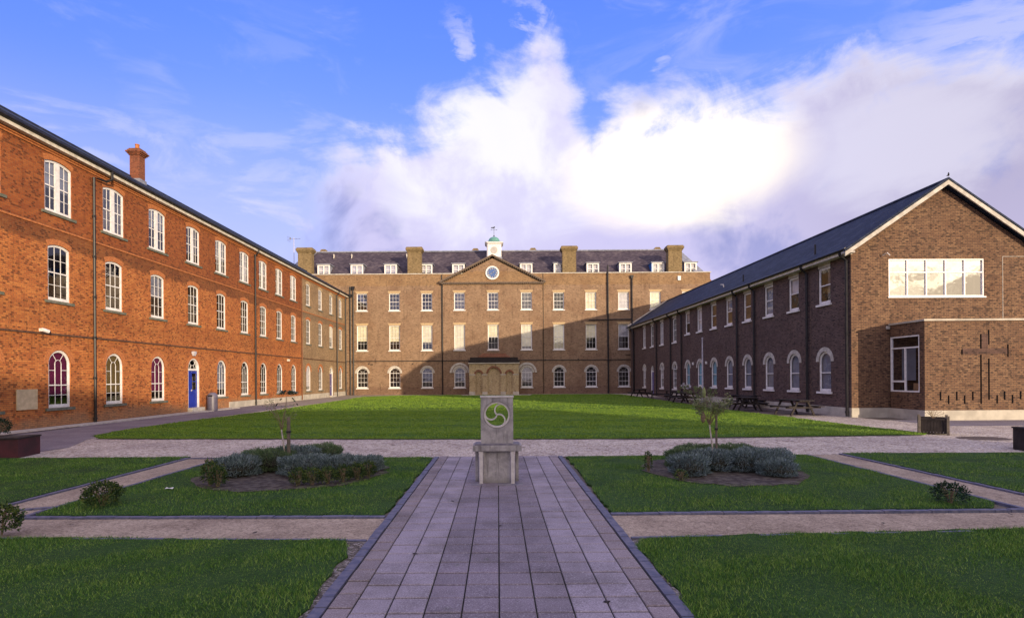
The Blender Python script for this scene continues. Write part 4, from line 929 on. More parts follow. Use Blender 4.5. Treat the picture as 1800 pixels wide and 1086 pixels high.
# gable end (frame: x along world +X, faces the viewer)
G = TR((-25, 0, 0)) @ RZ(90)
gw = wall(0, 8.5, .42, 7.6, [(3.95, 5.48, 4.42, 1.72, 0)], .1); gw.poly([(0, 0, 7.6), (8.5, 0, 7.6), (4.25, 0, 10.5)])
obj('gable_wall', gw, B_gable, RW, G)
pl = MB(); pl.box(-.03, 8.5, -.03, 0, -.05, .42); 
obj('plinth', pl, M_conc, RW, G)
sl_ = MB(); sl_.box(1.6, 3.4, -.04, .0, 4.0, 4.14); obj('concrete_lintel', sl_, M_stone, RW, G)
fr = MB(); W_, H_ = 4.42, 1.72
fr.box(-W_/2, -W_/2+.06, .02, .12, 0, H_).box(W_/2-.06, W_/2, .02, .12, 0, H_).box(-W_/2+.06, W_/2-.06, .02, .12, 0, .06).box(-W_/2+.06, W_/2-.06, .02, .12, H_-.06, H_)
for i in range(1, 5): x = -W_/2+W_*i/5; fr.box(x-.03, x+.03, .03, .11, .06, H_-.06)
fr.box(-W_/2+.06, W_/2-.06, .035, .105, 1.08, 1.14)
gwf = obj('window', fr, M_white, RW, G @ TR((3.95, 0, 5.48)))
g_ = MB(); g_.quad((-W_/2, .08, 0), (W_/2, .08, 0), (W_/2, .08, H_), (-W_/2, .08, H_)); obj('pane', g_, M_glass2, gwf)
g_ = MB(); g_.box(-W_/2-.05, W_/2+.05, -.05, .02, -.06, 0); obj('sill', g_, M_white, gwf)
ri_ = MB(); ri_.box(.2, 8.3, 1.8, 2.0, 4.3, 7.5).box(.2, 8.3, .2, 2, 4.3, 4.5); obj('interior_wall', ri_, M_room, RW, G)
# roof, eaves, verge boards
rr = MB(); th = .14; 
for (ye, sgn) in ((-.35, 1), (8.85, -1)):
    P = [(-63.95, ye, 7.55), (-24.7, ye, 7.55), (-24.7, 4.25, 10.55), (-63.95, 4.25, 10.55)]
    if sgn < 0: P = P[::-1]
    rr.prism(P, (0, 0, th))
rr.tube([(-63.95, 4.25, 10.7), (-24.7, 4.25, 10.7)], .10, 8)
rroof = obj('roof', rr, M_slate, RW)
vb = MB()
for s_ in (-1, 1):
    a = (4.25+s_*4.72, -.34, 7.26); b_ = (4.25, -.34, 10.48); vb.prism([a, b_, (b_[0], b_[1], b_[2]+.20), (a[0], a[1], a[2]+.20)], (0, .06, 0))
vb.box(-.45, -.02, -.33, .0, 7.42, 7.50); obj('bargeboard', vb, M_stone, RW, G)
tl = MB()
for s_ in (-1, 1): tl.prism([(4.25+s_*4.74, -.36, 7.48), (4.25, -.36, 10.70), (4.25, -.36, 10.80), (4.25+s_*4.74, -.36, 7.58)], (0, .12, 0))
obj('verge_tiles', tl, M_slate, rroof, G)
fa = MB(); fa.box(-63.9, -24.75, -.37, -.33, 7.40, 7.56).box(-63.9, -24.9, -.33, 0, 7.40, 7.44); obj('fascia', fa, M_cream, RW)
gu = MB(); gu.tube([(-63.9, -.44, 7.60), (-24.7, -.44, 7.60)], .065, 10); obj('gutter', gu, M_black, RW)
for s_ in (25.15, 28.3, 33.95, 36.3, 46.8, 49.6, 53.8): pipe(RW, [(-s_, -.44, 7.55), (-s_, -.40, 7.4), (-s_, -.12, 7.15), (-s_, -.12, .04)], .062)
pipe(RW, [(-62.6, -.44, 7.5), (-62.2, -.15, 7.0), (-62.2, -.12, .04)], .09)
for s_, up in ((28.3, .45), (36.3, .4)):
    v_ = MB(); v_.tube([(-s_, .35, 7.9), (-s_, .35, 8.2+up)], .045, 8); obj('vent_pipe', v_, M_black, RW)
v_ = MB(); v_.tube([(-40.5, .9, 8.3), (-40.7, .9, 8.7), (-41.0, .85, 8.75)], .04, 6); obj('vent_pipe', v_, M_cream, RW)
fl = MB(); fl.prism([(-63.7, -.37, 7.72), (-63.7, 4.25, 10.76), (-63.95, 4.25, 10.9), (-63.95, -.37, 7.9)], (-.02, 0, .03)); obj('lead_flashing', fl, M_conc, RW)
tp_ = MB(); tp_.tube([(-28.35, -.25, .55), (-28.35, -.1, .62), (-28.1, -.3, .6)], .03, 6); obj('outdoor_tap', tp_, M_black, RW)
for s_ in (41.6, 44.3): e_ = MB(); e_.box(-s_-.08, -s_+.08, -.10, 0, 2.85, 3.05); obj('wall_lamp', e_, M_white, RW)
ds = MB(); ds.tube([(2.45-1.0, -.02, 7.35), (2.45-.95, -.25, 7.42), (2.45-.85, -.28, 7.30)], .02, 6); obj('hook_bracket', ds, M_white, RW, G)
pipe(RW, [(0, 0, 0), (0, 0, 0)], .01, name='cable') if False else None
cbm = MB(); cbm.box(7.0, 7.018, -.012, 0, 4.25, 7.3).box(7.018, 8.4, -.012, 0, 7.282, 7.30); obj('cable', cbm, M_stone, RW, G)
bd = thing('bird', 'small dark bird perched on the peak of the brick gable', 'bird', TR((20.30, 24.65, 10.80)))
b1 = MB(); b1.lathe([(.005, -.10), (.04, -.07), (.055, 0), (.045, .06), (.025, .09), (.03, .11), (.03, .13), (.005, .15)], (0, 0, .12), 10).box(-.12, -.03, -.015, .015, .02, .06); obj('body', b1, M_black, bd, smooth=True).scale = (.7, .7, .7)
# flat-roofed extension with the cross
EX = thing('brick_extension', 'single-storey flat-roofed brick extension with a cross in its front wall', 'building', TR((17.85, 22.95, 0)))
ew = wall(0, 11, .42, 4.16, [], .1); obj('wall', ew, B_gable, EX)
es = wall(-2.0, 0, .42, 4.16, [(-1.15, 1.17, 1.72, 2.45, 0)], .1); SM = RZ(-90); obj('side_wall', es, B_gable, EX, SM)
pl = MB(); pl.box(-.03, 11, -.03, 0, -.05, .42).box(-.03, 0, .0, 2.05, -.05, .42); obj('plinth', pl, M_conc, EX)
cp = MB(); cp.box(-.05, 11, -.05, 2.05, 4.16, 4.24); obj('coping', cp, M_conc, EX)
fr = MB(); W_, H_ = 1.72, 2.45
fr.box(-W_/2, -W_/2+.06, .01, .1, 0, H_).box(W_/2-.06, W_/2, .01, .1, 0, H_).box(-W_/2+.06, W_/2-.06, .01, .1, 0, .06).box(-W_/2+.06, W_/2-.06, .01, .1, H_-.06, H_).box(-W_/2+.06, W_/2-.06, .02, .09, 1.9, 1.96).box(-.03, .03, .02, .09, .06, 1.9).box(-W_/2+.06, -.03, .02, .09, .42, .50)
ewf = obj('window', fr, M_white, EX, SM @ TR((-1.15, 0, 1.17)))
g_ = MB(); g_.box(-.82, .0, .5, .51, .5, 1.95); obj('blind', g_, M_gcur, ewf)  # grey panel added to give the pane its bluish sky reflection
g_ = MB(); g_.quad((-W_/2, .06, 0), (W_/2, .06, 0), (W_/2, .06, H_), (-W_/2, .06, H_)); obj('pane', g_, glass('extension_glass', .10), ewf)
ir = MB(); ir.box(2.2, 2.3, .3, 2.0, .4, 4).box(.12, 2.2, .1, 2.0, 1.0, 1.12); obj('interior_wall', ir, M_room, EX)
bx = MB(); bx.box(-.22, .22, -.3, .3, 0, .42); tag(obj('cardboard_box', bx, M_card, M=TR((18.35, 23.65, 1.13)), bev=.005), 'brown cardboard box standing inside the extension window', 'box')
bx = MB(); bx.box(-.2, .2, -.28, .28, 0, .30).tube([(-.22, .1, .16), (-.26, .1, .16)], .12, 16); tag(obj('stereo', bx, M_darkwood, M=TR((18.3, 24.45, 1.13)), bev=.02), 'small brown radio standing on the sill inside the extension window', 'radio')
# the cross: flush black bars paint in recess shade, the arms in darker brick
XB = [(20.2, 2.98, 3.60), (20.53, 3.16, 3.78), (19.41, 2.76, 2.96), (21.33, 2.64, 3.16), (20.2, .69, 2.74), (20.53, .86, 2.58)]
XS = [(18.5, .84, 1.20), (18.84, .69, 1.04), (19.18, .84, 1.20), (19.51, .69, 1.04), (19.85, .84, 1.20), (20.87, .70, 1.04), (21.18, .85, 1.21), (21.51, .70, 1.06), (21.85, .86, 1.21), (22.18, .7, 1.05), (22.52, .85, 1.2)]
cr = MB()
for x, a, b_ in XB: cr.box(x-17.85-.03, x-17.85+.03, -.010, .0, a, b_)
obj('cross', cr, M_slotshade, EX)
cr = MB()
for x, a, b_ in XS: cr.box(x-17.85-.03, x-17.85+.03, -.010, .0, a, b_)
obj('slot_shade_row', cr, M_slotshade, EX)
cr = MB(); cr.box(19.44-17.85, 21.30-17.85, -.008, 0, 2.76, 3.00).box(20.23-17.85, 20.50-17.85, -.0085, 0, 3.01, 3.6); obj('cross_arm', cr, brick('cross_brick', [(0, (.04, .024, .02)), (.5, (.10, .055, .042)), (1, (.15, .085, .065))], (.06, .04, .035)), EX)
# pale flagpole
FP = thing('flagpole', 'thin pale pole standing in front of the right wing', 'pole', TR((15.3, 41.0, 0)))
f_ = MB(); f_.tube([(0, 0, 0), (0, 0, .5), (0, 0, 4.7)], [.11, .07, .045], 10); obj('pole', f_, M_galv, FP)
f_ = MB(); f_.lathe([(.005, -.07), (.05, -.05), (.07, 0), (.05, .05), (.005, .07)], (0, 0, 4.75), 10); obj('finial', f_, M_galv, FP)

# block behind the viewer whose shadow covers the near court
BB = thing('brick_building', 'plain brick block closing the court behind the viewer', 'building', TR((20, -58, 0)))
b_ = MB(); b_.box(0, 45.3, -12, 0, 0, 13.3); obj('wall', b_, B_main, BB)
b_ = MB(); b_.box(-.2, 45.5, -12.2, .2, 13.3, 13.9); obj('roof', b_, M_slate, BB)

# ================================================================== MONUMENT
MO = thing('stone_monument', 'grey stone monument with a pierced three-armed swirl standing on the slab path', 'monument', TR((-.02, 9.78, .0)))
m_ = MB(); zc, rr_ = 1.235, .245; hw, z0, z1 = .292, .72, 1.545; y0, y1 = .12, .24; n = 48
def sqp(a):
    c, s_ = math.cos(a), math.sin(a); k = []
    if c > 1e-6: k.append(hw/c)
    if c < -1e-6: k.append(-hw/c)
    if s_ > 1e-6: k.append((z1-zc)/s_)
    if s_ < -1e-6: k.append((z0-zc)/s_)
    k = min(k); return (k*c, zc+k*s_)
angs = sorted(set([2*math.pi*i/n for i in range(n)]+[math.atan2(z-zc, x) % (2*math.pi) for x in (-hw, hw) for z in (z0, z1)]))
for i in range(len(angs)):
    a, b_ = angs[i], angs[(i+1) % len(angs)]
    p, q = sqp(a), sqp(b_); u, v_ = (rr_*math.cos(a), zc+rr_*math.sin(a)), (rr_*math.cos(b_), zc+rr_*math.sin(b_))
    m_.quad((u[0], y0, u[1]), (p[0], y0, p[1]), (q[0], y0, q[1]), (v_[0], y0, v_[1])); m_.quad((p[0], y1, p[1]), (u[0], y1, u[1]), (v_[0], y1, v_[1]), (q[0], y1, q[1]))
    m_.quad((p[0], y0, p[1]), (p[0], y1, p[1]), (q[0], y1, q[1]), (q[0], y0, q[1])); m_.quad((u[0], y1, u[1]), (u[0], y0, u[1]), (v_[0], y0, v_[1]), (v_[0], y1, v_[1]))
obj('upright_slab', m_, M_gstone, MO)
m_ = MB(); m_.box(-hw-.012, hw+.012, y0-.012, y1+.012, 1.545, 1.575); obj('slab_cap', m_, M_gstone2, MO, bev=.004)
rg = MB()
for i in range(n):
    a, b_ = 2*math.pi*i/n, 2*math.pi*(i+1)/n
    rg.prism([(r_*math.cos(t_), y0+.015, zc+r_*math.sin(t_)) for r_, t_ in ((.205, a), (.236, a), (.236, b_), (.205, b_))], (0, .09, 0))
    rg.prism([(r_*math.cos(t_), y0+.05, zc+r_*math.sin(t_)) for r_, t_ in ((.236, a), (.2452, a), (.2452, b_), (.236, b_))], (0, .05, 0))
obj('ring', rg, M_gstone2, MO)
sw = MB()
for k in range(3):
    P_ = R(50+120*k); cx_, cz_ = .108*math.cos(P_), zc+.108*math.sin(P_); N = 18
    for i in range(N):
        a = P_+math.pi-math.pi*i/N*1.0; b_ = P_+math.pi-math.pi*(i+1)/N
        sw.prism([(cx_+r_*math.cos(t_), y0+.022, cz_+r_*math.sin(t_)) for r_, t_ in ((.096, a), (.120, a), (.120, b_), (.096, b_))], (0, .075, 0))
obj('swirl', sw, M_gstone2, MO)
m_ = MB(); m_.box(-.435, .435, -.02, .40, .595, .70); obj('table_slab', m_, M_gstone, MO, bev=.008)
m_ = MB(); m_.box(-.40, .40, .0, .38, .701, .722); obj('slate_top', m_, M_gstoned, MO, bev=.004)
for x in (-.32, .245): m_ = MB(); m_.box(x, x+.065, 0, .06, 0, .594); obj('leg', m_, M_gstone2, MO, bev=.004)
m_ = MB(); m_.box(-.25, .24, .07, .32, 0, .594); obj('pedestal', m_, M_gstone, MO)
for x in (-.40, .33): m_ = MB(); m_.box(x, x+.06, .24, .32, 0, .594); obj('leg', m_, M_gstone, MO, bev=.004)
m_ = MB(); m_.box(-.47, .46, -.14, .47, .013, .018); obj('base_shadow', m_, M_gstoned, MO)  # thin dark sheet painting the contact shadow round the monument's base

# ================================================================== STREET FURNITURE
BN = thing('litter_bin', 'grey plastic dome-topped litter bin against the red brick wall beside the blue door', 'litter bin', TR((-17.42, 33.5, .006)))
b_ = MB(); b_.lathe([(.27, 0), (.29, .03), (.29, .80)], (0, 0, 0), 28); obj('body', b_, M_bin, BN, smooth=False)
b_ = MB(); b_.lathe([(.305, .80), (.305, .86), (.28, .96), (.22, 1.05), (.14, 1.11), (.02, 1.13)], (0, 0, 0), 28); hd_ = obj('dome_lid', b_, M_bin2, BN)
b_ = MB(); b_.lathe([(.01, 0), (.01, 0)], (0, 0, 0), 3); b_ = MB(); b_.box(-.13, .13, -.30, -.25, .86, .97); obj('slot', b_, M_black, BN)
def picnic(x, y, rz, label, m=M_darkwood, first=[None]):
    r = thing('picnic_table', label, 'picnic table', TR((x, y, .0)) @ RZ(rz), 'wooden picnic tables along the right wing')
    if not first[0]:
        d = {}
        a = MB(); 
        for i in range(5): a.box(-.38+i*.155, -.38+i*.155+.14, -.9, .9, .715, .755)
        a.box(-.36, .36, -.62, -.57, .66, .714).box(-.36, .36, .57, .62, .66, .714); d['table_top'] = a.mesh('table_top', m)
        for n_, s_ in (('bench', -1), ('bench', 1)):
            a = MB(); a.box(s_*.60 if s_ > 0 else -.75, .75 if s_ > 0 else -.60, -.9, .9, .43, .47).box(.765*s_ if s_ > 0 else -.91, .91 if s_ > 0 else -.765, -.9, .9, .43, .47); d[(n_, s_)] = a.mesh('bench', m)
        for k_, yy_ in enumerate((-.62, .57)):
            a = MB()
            for s_ in (-1, 1): a.prism([(s_*.20, yy_, .71), (s_*.30, yy_, .71), (s_*.66, yy_, 0), (s_*.56, yy_, 0)], (0, .05, 0))
            a.box(-.90, .90, yy_-.045, yy_-.002, .36, .43); d[('leg_frame', k_)] = a.mesh('leg_frame', m)
        first[0] = d
    for k_, me in first[0].items(): link(k_ if isinstance(k_, str) else k_[0], me, r)
    return r
picnic(14.35, 26.6, 8, 'dark picnic table nearest the gable corner of the right wing')
picnic(13.75, 30.3, -12, 'dark picnic table second from the gable corner')
picnic(14.9, 33.2, 25, 'dark picnic table close to the wall behind the second one')
picnic(13.4, 39.4, 10, 'picnic table half hidden behind the right sapling')
picnic(14.0, 43.0, -20, 'picnic table in the middle of the far group')
picnic(13.6, 46.2, 80, 'picnic table turned sideways in the far group')
picnic(13.3, 51.6, 12, 'picnic table farthest away near the corner of the court')
# planters
PL = thing('wooden_planter', 'square slatted wooden planter on the gravel by the brick extension', 'planter', TR((14.1, 17.8, 0)) @ RZ(-36))
for sx, sy in ((-1, -1), (1, -1), (-1, 1), (1, 1)):
    p_ = MB(); p_.box(sx*.36-.035, sx*.36+.035, sy*.36-.035, sy*.36+.035, 0, .60); obj('post', p_, M_wood, PL, bev=.005)
for k_ in range(4):
    p_ = MB()
    for i in range(8): p_.box(-.32+i*.081, -.32+i*.081+.074, -.35, -.33, .04, .52)
    p_.box(-.32, .32, -.375, -.352, .46, .53); obj('slat_panel', p_, M_darkwood if k_ % 2 == 0 else M_wood, PL, RZ(90*k_))
p_ = MB(); p_.box(-.33, .33, -.33, .33, .40, .47); obj('soil', p_, M_soil, PL)
PL2 = thing('board_planter', 'long low maroon board planter at the left edge of the lawn', 'planter', TR((-11.85, 13.55, 0)) @ RZ(12))
p_ = MB(); p_.box(-2.6, 0, 0, .9, 0, .46); obj('boards', p_, M_mar, PL2)
p_ = MB(); p_.box(-2.62, .02, -.02, .92, .46, .50); obj('rim', p_, M_darkwood, PL2)
p_ = MB(); p_.box(-2.5, -.1, .1, .8, .48, .51); obj('soil', p_, M_soil, PL2)
PL3 = thing('board_planter', 'black board planter cut by the right edge of the picture', 'planter', TR((13.08, 13.45, 0)))
p_ = MB(); p_.box(0, 2.2, 0, .5, 0, .54); obj('boards', p_, M_darkwood, PL3); p_ = MB(); p_.box(-.02, 2.22, -.02, .52, .54, .58); obj('rim', p_, M_black, PL3)

# ================================================================== PLANTS
def leaves(pts, nrm, L, wd, m, name='foliage', parent=None, curl=.3):
    n = len(pts); pts = np.asarray(pts, float); d = np.asarray(nrm, float); d /= np.linalg.norm(d, axis=1)[:, None]+1e-9
    r_ = rng.normal(0, 1, (n, 3)); side = np.cross(d, r_); side /= np.linalg.norm(side, axis=1)[:, None]+1e-9
    Ls = L*rng.uniform(.6, 1.25, n)[:, None]; Ws = wd*rng.uniform(.7, 1.2, n)[:, None]/2
    a = pts; mid = pts+d*Ls*.5; tip = pts+d*Ls+rng.normal(0, curl*L*.3, (n, 3))
    v = np.stack([a, mid+side*Ws, tip, mid-side*Ws], 1).reshape(-1, 3).astype(np.float32)
    me = bpy.data.meshes.new(name); me.vertices.add(4*n); me.loops.add(4*n); me.polygons.add(n)
    me.vertices.foreach_set('co', v.ravel()); me.loops.foreach_set('vertex_index', np.arange(4*n, dtype=np.int32))
    me.polygons.foreach_set('loop_start', np.arange(0, 4*n, 4, dtype=np.int32)); me.polygons.foreach_set('loop_total', np.full(n, 4, np.int32))
    me.update(calc_edges=True); me.validate(); me.materials.append(m); return link(name, me, parent)
def lavender(cx, cy, rx, ry, h, label, m=M_lav, bare=0.):
    h *= .68
    t_ = thing('lavender_bush', label, 'bush', TR((cx, cy, .03)), 'lavender bushes in the two round beds'); n = int(5200*rx*ry/.16)
    th = rng.uniform(0, 2*np.pi, n); ph = np.arccos(rng.uniform(-.55, 1, n)); rr2 = rng.uniform(.80, 1.03, n)
    lump = 1+.10*np.sin(th*3+cx*7)+.07*np.sin(th*7+cy*5)+.06*np.cos(ph*6+th*2)
    sp_ = np.sin(ph)**.7; x = rx*.98*sp_*np.cos(th)*rr2*lump; y = ry*.98*sp_*np.sin(th)*rr2*lump; z = np.clip(h*.40+h*.58*np.sign(np.cos(ph))*np.abs(np.cos(ph))**.6*rr2*lump, .03, None)
    nr = np.stack([x/rx*.7, y/ry*.7, .75+.6*np.cos(ph)+0*x], 1)+rng.normal(0, .28, (n, 3))
    leaves(np.stack([x, y, z], 1), nr, .062, .011, m, 'foliage', t_)
    k = 260; a = rng.uniform(0, 2*np.pi, k); rad = np.sqrt(rng.uniform(0, 1, k)); st = MB()
    for i in range(0, k, 2):
        px_, py_ = rx*.45*rad[i]*math.cos(a[i]), ry*.45*rad[i]*math.sin(a[i]); st.tube([(px_, py_, 0), (px_*1.7, py_*1.7, h*.75)], .005, 3, cap=False)
    obj('stems', st, M_twig, t_)
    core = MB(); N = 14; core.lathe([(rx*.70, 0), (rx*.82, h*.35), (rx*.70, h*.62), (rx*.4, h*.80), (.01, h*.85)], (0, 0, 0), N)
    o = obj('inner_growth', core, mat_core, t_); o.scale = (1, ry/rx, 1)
    return t_
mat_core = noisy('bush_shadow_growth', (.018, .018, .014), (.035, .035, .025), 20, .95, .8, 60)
lv = [(-5.12, 10.8, .42, .5, .52, 'pale lavender bush at the left end of the left bed', M_lav), (-4.72, 11.35, .55, .45, .62, 'lavender bush at the back left of the left bed', M_lavg), (-4.35, 11.7, .5, .42, .62, 'dark lavender bush at the back of the left bed', M_lav),
      (-3.95, 12.25, .5, .40, .58, 'greener lavender bush at the back right of the left bed', M_lavg), (-3.75, 10.75, .50, .42, .52, 'silvery lavender bush in the middle of the left bed', M_lav), (-3.1, 10.80, .46, .42, .50, 'silvery lavender bush at the right front of the left bed', M_lav), (-2.72, 11.1, .36, .40, .42, 'low lavender bush at the right end of the left bed', M_lav), (-4.4, 11.75, .4, .35, .44, 'small lavender bush round the foot of the left sapling', M_lavg)]
rv_ = [(3.66, 10.5, .36, .38, .52, 'pale lavender bush at the left end of the right bed', M_lav), (3.95, 11.5, .48, .42, .50, 'lavender bush at the back left of the right bed', M_lavg), (4.3, 11.1, .48, .45, .55, 'dark lavender bush left of the right sapling', M_lav), (5.0, 10.95, .5, .48, .56, 'dark lavender bush in the middle of the right bed', M_lav),
      (5.45, 11.1, .48, .46, .56, 'big lavender bush at the right end of the right bed', M_lav), (5.15, 12.0, .55, .42, .52, 'green lavender bush at the back right of the right bed', M_lavg), (4.55, 12.3, .55, .4, .48, 'green lavender bush at the back of the right bed', M_lavg), (5.25, 10.3, .34, .3, .40, 'small lavender bush at the front of the right bed', M_lav)]
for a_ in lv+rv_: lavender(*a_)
def boxshrub(cx, cy, r, h, label, name='box_shrub', m=M_box, n=1500, L=.035, wd=.02, group=None, squash=1.):
    t_ = thing(name, label, 'shrub', TR((cx, cy, .02)), group)
    th = rng.uniform(0, 2*np.pi, n); ph = np.arccos(rng.uniform(-.75, 1, n)); rr2 = rng.uniform(.72, 1.08, n)
    lump = 1+.10*np.sin(th*4+cx*3)*np.sin(ph*3)+.08*np.cos(ph*7+th*3)
    x = r*np.sin(ph)*np.cos(th)*rr2*lump; y = r*np.sin(ph)*np.sin(th)*rr2*lump; z = h*.52+h*.48*np.cos(ph)*rr2*lump
    nr = np.stack([x/r, y/r, (z-h*.5)/h*2+.3], 1)+rng.normal(0, .5, (n, 3)); leaves(np.stack([x, y, z], 1), nr, L, wd, m, 'foliage', t_)
    st = MB()
    for i in range(14):
        a = rng.uniform(0, 6.28); q = rng.uniform(.3, .8); st.tube([(.02*math.cos(a), .02*math.sin(a), 0), (r*q*.5*math.cos(a), r*q*.5*math.sin(a), h*.4), (r*q*math.cos(a), r*q*math.sin(a), h*.8)], .006, 4, cap=False)
    obj('stems', st, M_twig, t_); return t_
boxshrub(-5.95, 8.25, .235, .35, 'small rounded box shrub on the corner of the left square lawn', n=2200)
boxshrub(-6.10, 6.72, .20, .36, 'small box shrub cut by the left edge of the picture', n=1800)
boxshrub(6.62, 8.05, .20, .29, 'small dark shrub on the corner of the right square lawn', m=M_darkleaf, n=1100)
boxshrub(-12.72, 13.95, .26, .46, 'dark clipped ball bush in the maroon planter', m=M_darkleaf, n=2200).location.z = .5
for i, (x, y, h) in enumerate([(-5.12, 9.75, .46), (-4.92, 9.62, .36)]): boxshrub(x, y, .14, h, ['upright dark box plant at the left end of the left bed', 'shorter box plant beside the upright one at the left of the left bed'][i], n=900, m=M_box)
for i, (x, y) in enumerate([(-3.55, 9.72), (-3.30, 9.72), (-3.05, 9.82), (-2.82, 9.98), (-2.62, 10.2), (-2.48, 10.45)]):
    boxshrub(x, y, .14, .31, 'yellow green box plant %s in the front row of the left bed' % ['first from the left', 'second from the left', 'third from the left', 'third from the right', 'second from the right', 'last on the right'][i], n=750, group='box plants edging the left bed')
boxshrub(2.98, 10.9, .07, .40, 'thin dark box plant left of the right bed', n=350)
boxshrub(3.32, 9.98, .12, .2, 'low seedling box plant at the front left of the right bed', n=250)
# saplings
def sapling(x, y, label, kind):
    t_ = thing('young_tree', label, 'tree', TR((x, y, .03))); st = MB(); tips = []; r_ = random.Random(4 if kind == 'l' else 9)
    fork = .84 if kind == 'l' else .88
    st.tube([(.06, 0, 0), (.03, 0, .4), (-.03, 0, fork)], [.022, .018, .014], 7)
    tw = MB(); nb = 9 if kind == 'l' else 16
    for i in range(nb):
        a = r_.uniform(0, 6.28); sp = r_.uniform(.15, .50) if kind == 'l' else r_.uniform(.08, .42); top_ = r_.uniform(.25, .60) if kind == 'l' else r_.uniform(.35, .62)
        p = [(-.03, 0, fork-.02)]; 
        for q in (.35, .7, 1): p.append((-.03+sp*q*math.cos(a)+r_.uniform(-.02, .02), sp*q*math.sin(a), fork+top_*(q**.85)))
        tw.tube(p, [.007, .005, .0035, .002], 4, cap=False); tips += [(p[2], a), (p[3], a), (((p[3][0]+p[2][0])/2, (p[3][1]+p[2][1])/2, (p[3][2]+p[2][2])/2), a)]
        for j in range(3):
            b2 = p[r_.choice((1, 2))]; a2 = a+r_.uniform(-1.2, 1.2); e = (b2[0]+.14*math.cos(a2), b2[1]+.14*math.sin(a2), b2[2]+r_.uniform(.05, .18)); tw.tube([b2, e], .0025, 3, cap=False); tips.append((e, a2))
    if kind == 'l': tw.tube([(-.03, 0, fork), (.06, 0, fork+.45), (.10, 0, fork+.80)], [.008, .006, .004], 5)
    obj('trunk', st, M_bark, t_, smooth=True); obj('twigs', tw, M_twig, t_)
    P, N = [], []
    for (p, a) in tips:
        for _ in range(5 if kind == 'l' else 15):
            P.append((p[0]+r_.gauss(0, .035), p[1]+r_.gauss(0, .035), p[2]+r_.gauss(0, .035))); N.append((math.cos(a)+r_.gauss(0, .7), math.sin(a)+r_.gauss(0, .7), r_.gauss(.2, .7)))
    leaves(P, N, .05, .014 if kind == 'l' else .018, M_olive, 'foliage', t_)
    if kind == 'l':
        P, N = [], []
        for _ in range(80):
            a = r_.uniform(0, 6.28); rr3 = r_.uniform(0, .17); P.append((.09+rr3*math.cos(a), rr3*math.sin(a)*.7, fork+.76+r_.uniform(-.03, .04))); N.append((math.cos(a), math.sin(a), r_.uniform(-.6, .2)))
        for _ in range(14): s_ = r_.choice((-1, 1)); q = r_.random(); P.append((.09+s_*(.09+.12*q), 0, fork+.66-.16*q)); N.append((s_, r_.gauss(0, .3), -.9))
        leaves(P, N, .075, .034, M_darkleaf, 'foliage', t_)
    else:
        sd_ = MB(); sd_.lathe([(.004, 0), (.03, .03), (.042, .10), (.03, .17), (.004, .23)], (-.14, 0, fork+.55), 10); obj('seed_head', sd_, M_olive, t_)
        sd_ = MB(); sd_.lathe([(.004, 0), (.04, .04), (.055, .12), (.04, .19), (.01, .24)], (-.16, 0, fork+.03), 10); obj('seed_head', sd_, M_twig, t_)
    s2 = thing('tree_stake', 'round timber stake beside the %s sapling' % ('left' if kind == 'l' else 'right'), 'stake', TR((x+(.13 if kind == 'l' else .10), y-.03, 0)))
    k_ = MB(); k_.tube([(0, 0, 0), (0, 0, 1.12)], .035 if kind == 'l' else .022, 10); obj('post', k_, M_wood, s2)
    k_ = MB(); k_.tube([(0, 0, .80), (0, 0, .84)], .05 if kind == 'l' else .035, 10); obj('tie', k_, M_black, s2)
sapling(-4.45, 11.35, 'thin bare sapling with a dark leaf tuft in the left lavender bed', 'l')
sapling(4.40, 11.35, 'bushy olive-leaved sapling in the right lavender bed', 'r')
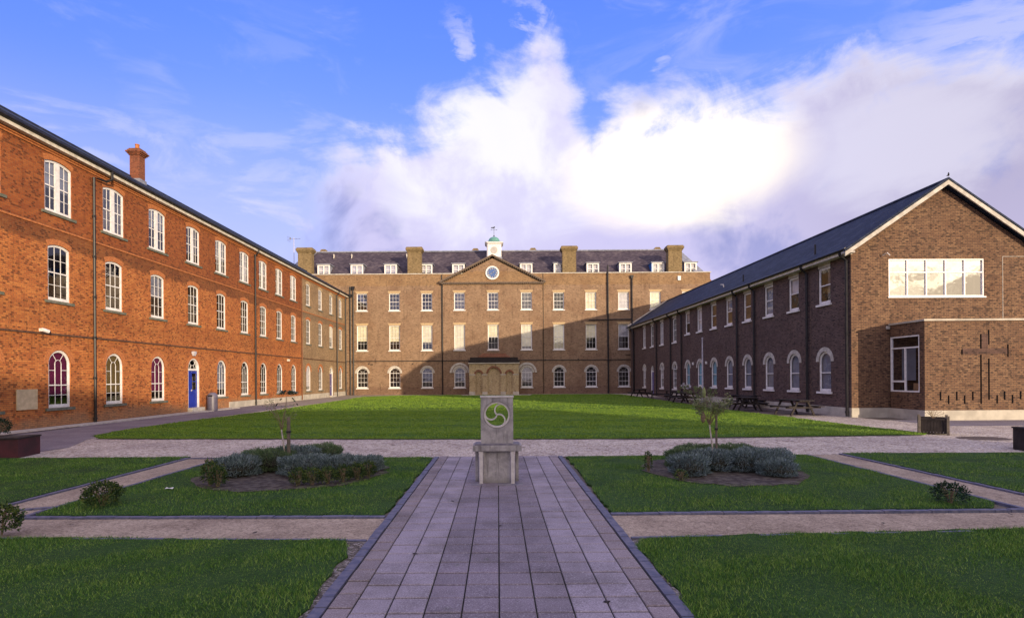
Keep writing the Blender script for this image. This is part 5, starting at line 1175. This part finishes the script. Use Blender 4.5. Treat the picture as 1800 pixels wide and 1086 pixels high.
# twiggy plant in the wooden planter; plants by the far tables
def twiggy(x, y, z, h, r, label, m, n=60, L=.04):
    t_ = thing('twiggy_plant', label, 'plant', TR((x, y, z))); tw = MB(); P, N = [], []
    for i in range(14):
        a = rng.uniform(0, 6.28); q = rng.uniform(.3, 1); e = (r*q*math.cos(a), r*q*math.sin(a), h*rng.uniform(.5, 1)); tw.tube([(0, 0, 0), (e[0]*.4, e[1]*.4, e[2]*.6), e], .006, 3, cap=False)
        for _ in range(n//10): P.append((e[0]+rng.normal(0, .04), e[1]+rng.normal(0, .04), e[2]+rng.normal(0, .05))); N.append(rng.normal(0, 1, 3))
    obj('stems', tw, M_twig, t_); leaves(P, N, L, L*.5, m, 'foliage', t_)
twiggy(14.1, 17.8, .46, .34, .28, 'reddish bare twiggy plant in the wooden planter', M_pinkleaf)
twiggy(12.9, 36.6, 0, 1.3, .9, 'loose green shrub among the far picnic tables', M_olive, 500, .09)
twiggy(13.2, 34.8, 0, 1.2, .8, 'loose pale-leaved shrub behind the right sapling', M_olive, 500, .08)
twiggy(14.4, 42.0, .75, .6, .35, 'bunch of pale flowers on a far picnic table', M_blindw, 160, .10)
# fallen leaves and litter on the ground
def litter():
    r_ = random.Random(21); spots = [(-3.0, 6.75), (-3.9, 6.9), (.02, 7.0), (-.9, 5.9), (-.55, 11.9), (7.4, 7.3), (4.9, 7.0), (-5.6, 7.2), (8.0, 7.5), (6.9, 7.4), (.9, 4.6), (-.7, 8.4)]
    for i, (x, y) in enumerate(spots):
        mb = MB(); a = r_.uniform(0, 6.28); L, W2 = .035, .016; c, s_ = math.cos(a), math.sin(a)
        def q(u, v, z): return (u*c-v*s_, u*s_+v*c, z)
        mb.add([q(-L, 0, .002), q(-L*.3, W2, .010), q(L*.5, W2*.8, .007), q(L, 0, .014), q(L*.5, -W2*.8, .004), q(-L*.3, -W2, .006)], [(0, 1, 2, 3, 4, 5)])
        o = obj('fallen_leaf', mb, M_darkwood, M=TR((x, y, .016))); tag(o, ['dead leaf on the buff path in front of the left square lawn', 'second dead leaf farther left on the left buff path', 'dead leaf on the middle joint of the slab path', 'dead leaf on a slab left of the middle joint', 'dead leaf on a slab beside the monument', 'dead leaf at the corner of the right buff path', 'dead leaf on the right cross path', 'dead leaf near the left box shrub', 'dead leaf on the right diagonal path', 'dead leaf close to the right corner shrub', 'dead leaf at the bottom right of the slab path', 'dead leaf on a slab left in front of the monument'][i], 'leaf', 'dead leaves on the paths')
litter()
scr = thing('paper_scrap', 'white scrap of paper on the grass left of the left bed', 'litter', TR((-5.62, 9.35, .05)))
mb = MB(); mb.add([(-.07, 0, 0), (0, -.02, .015), (.07, 0, 0), (.06, .05, .02), (-.01, .04, .005), (-.06, .05, .02)], [(0, 1, 4, 5), (1, 2, 3, 4)]); obj('paper', mb, M_blindw, scr)
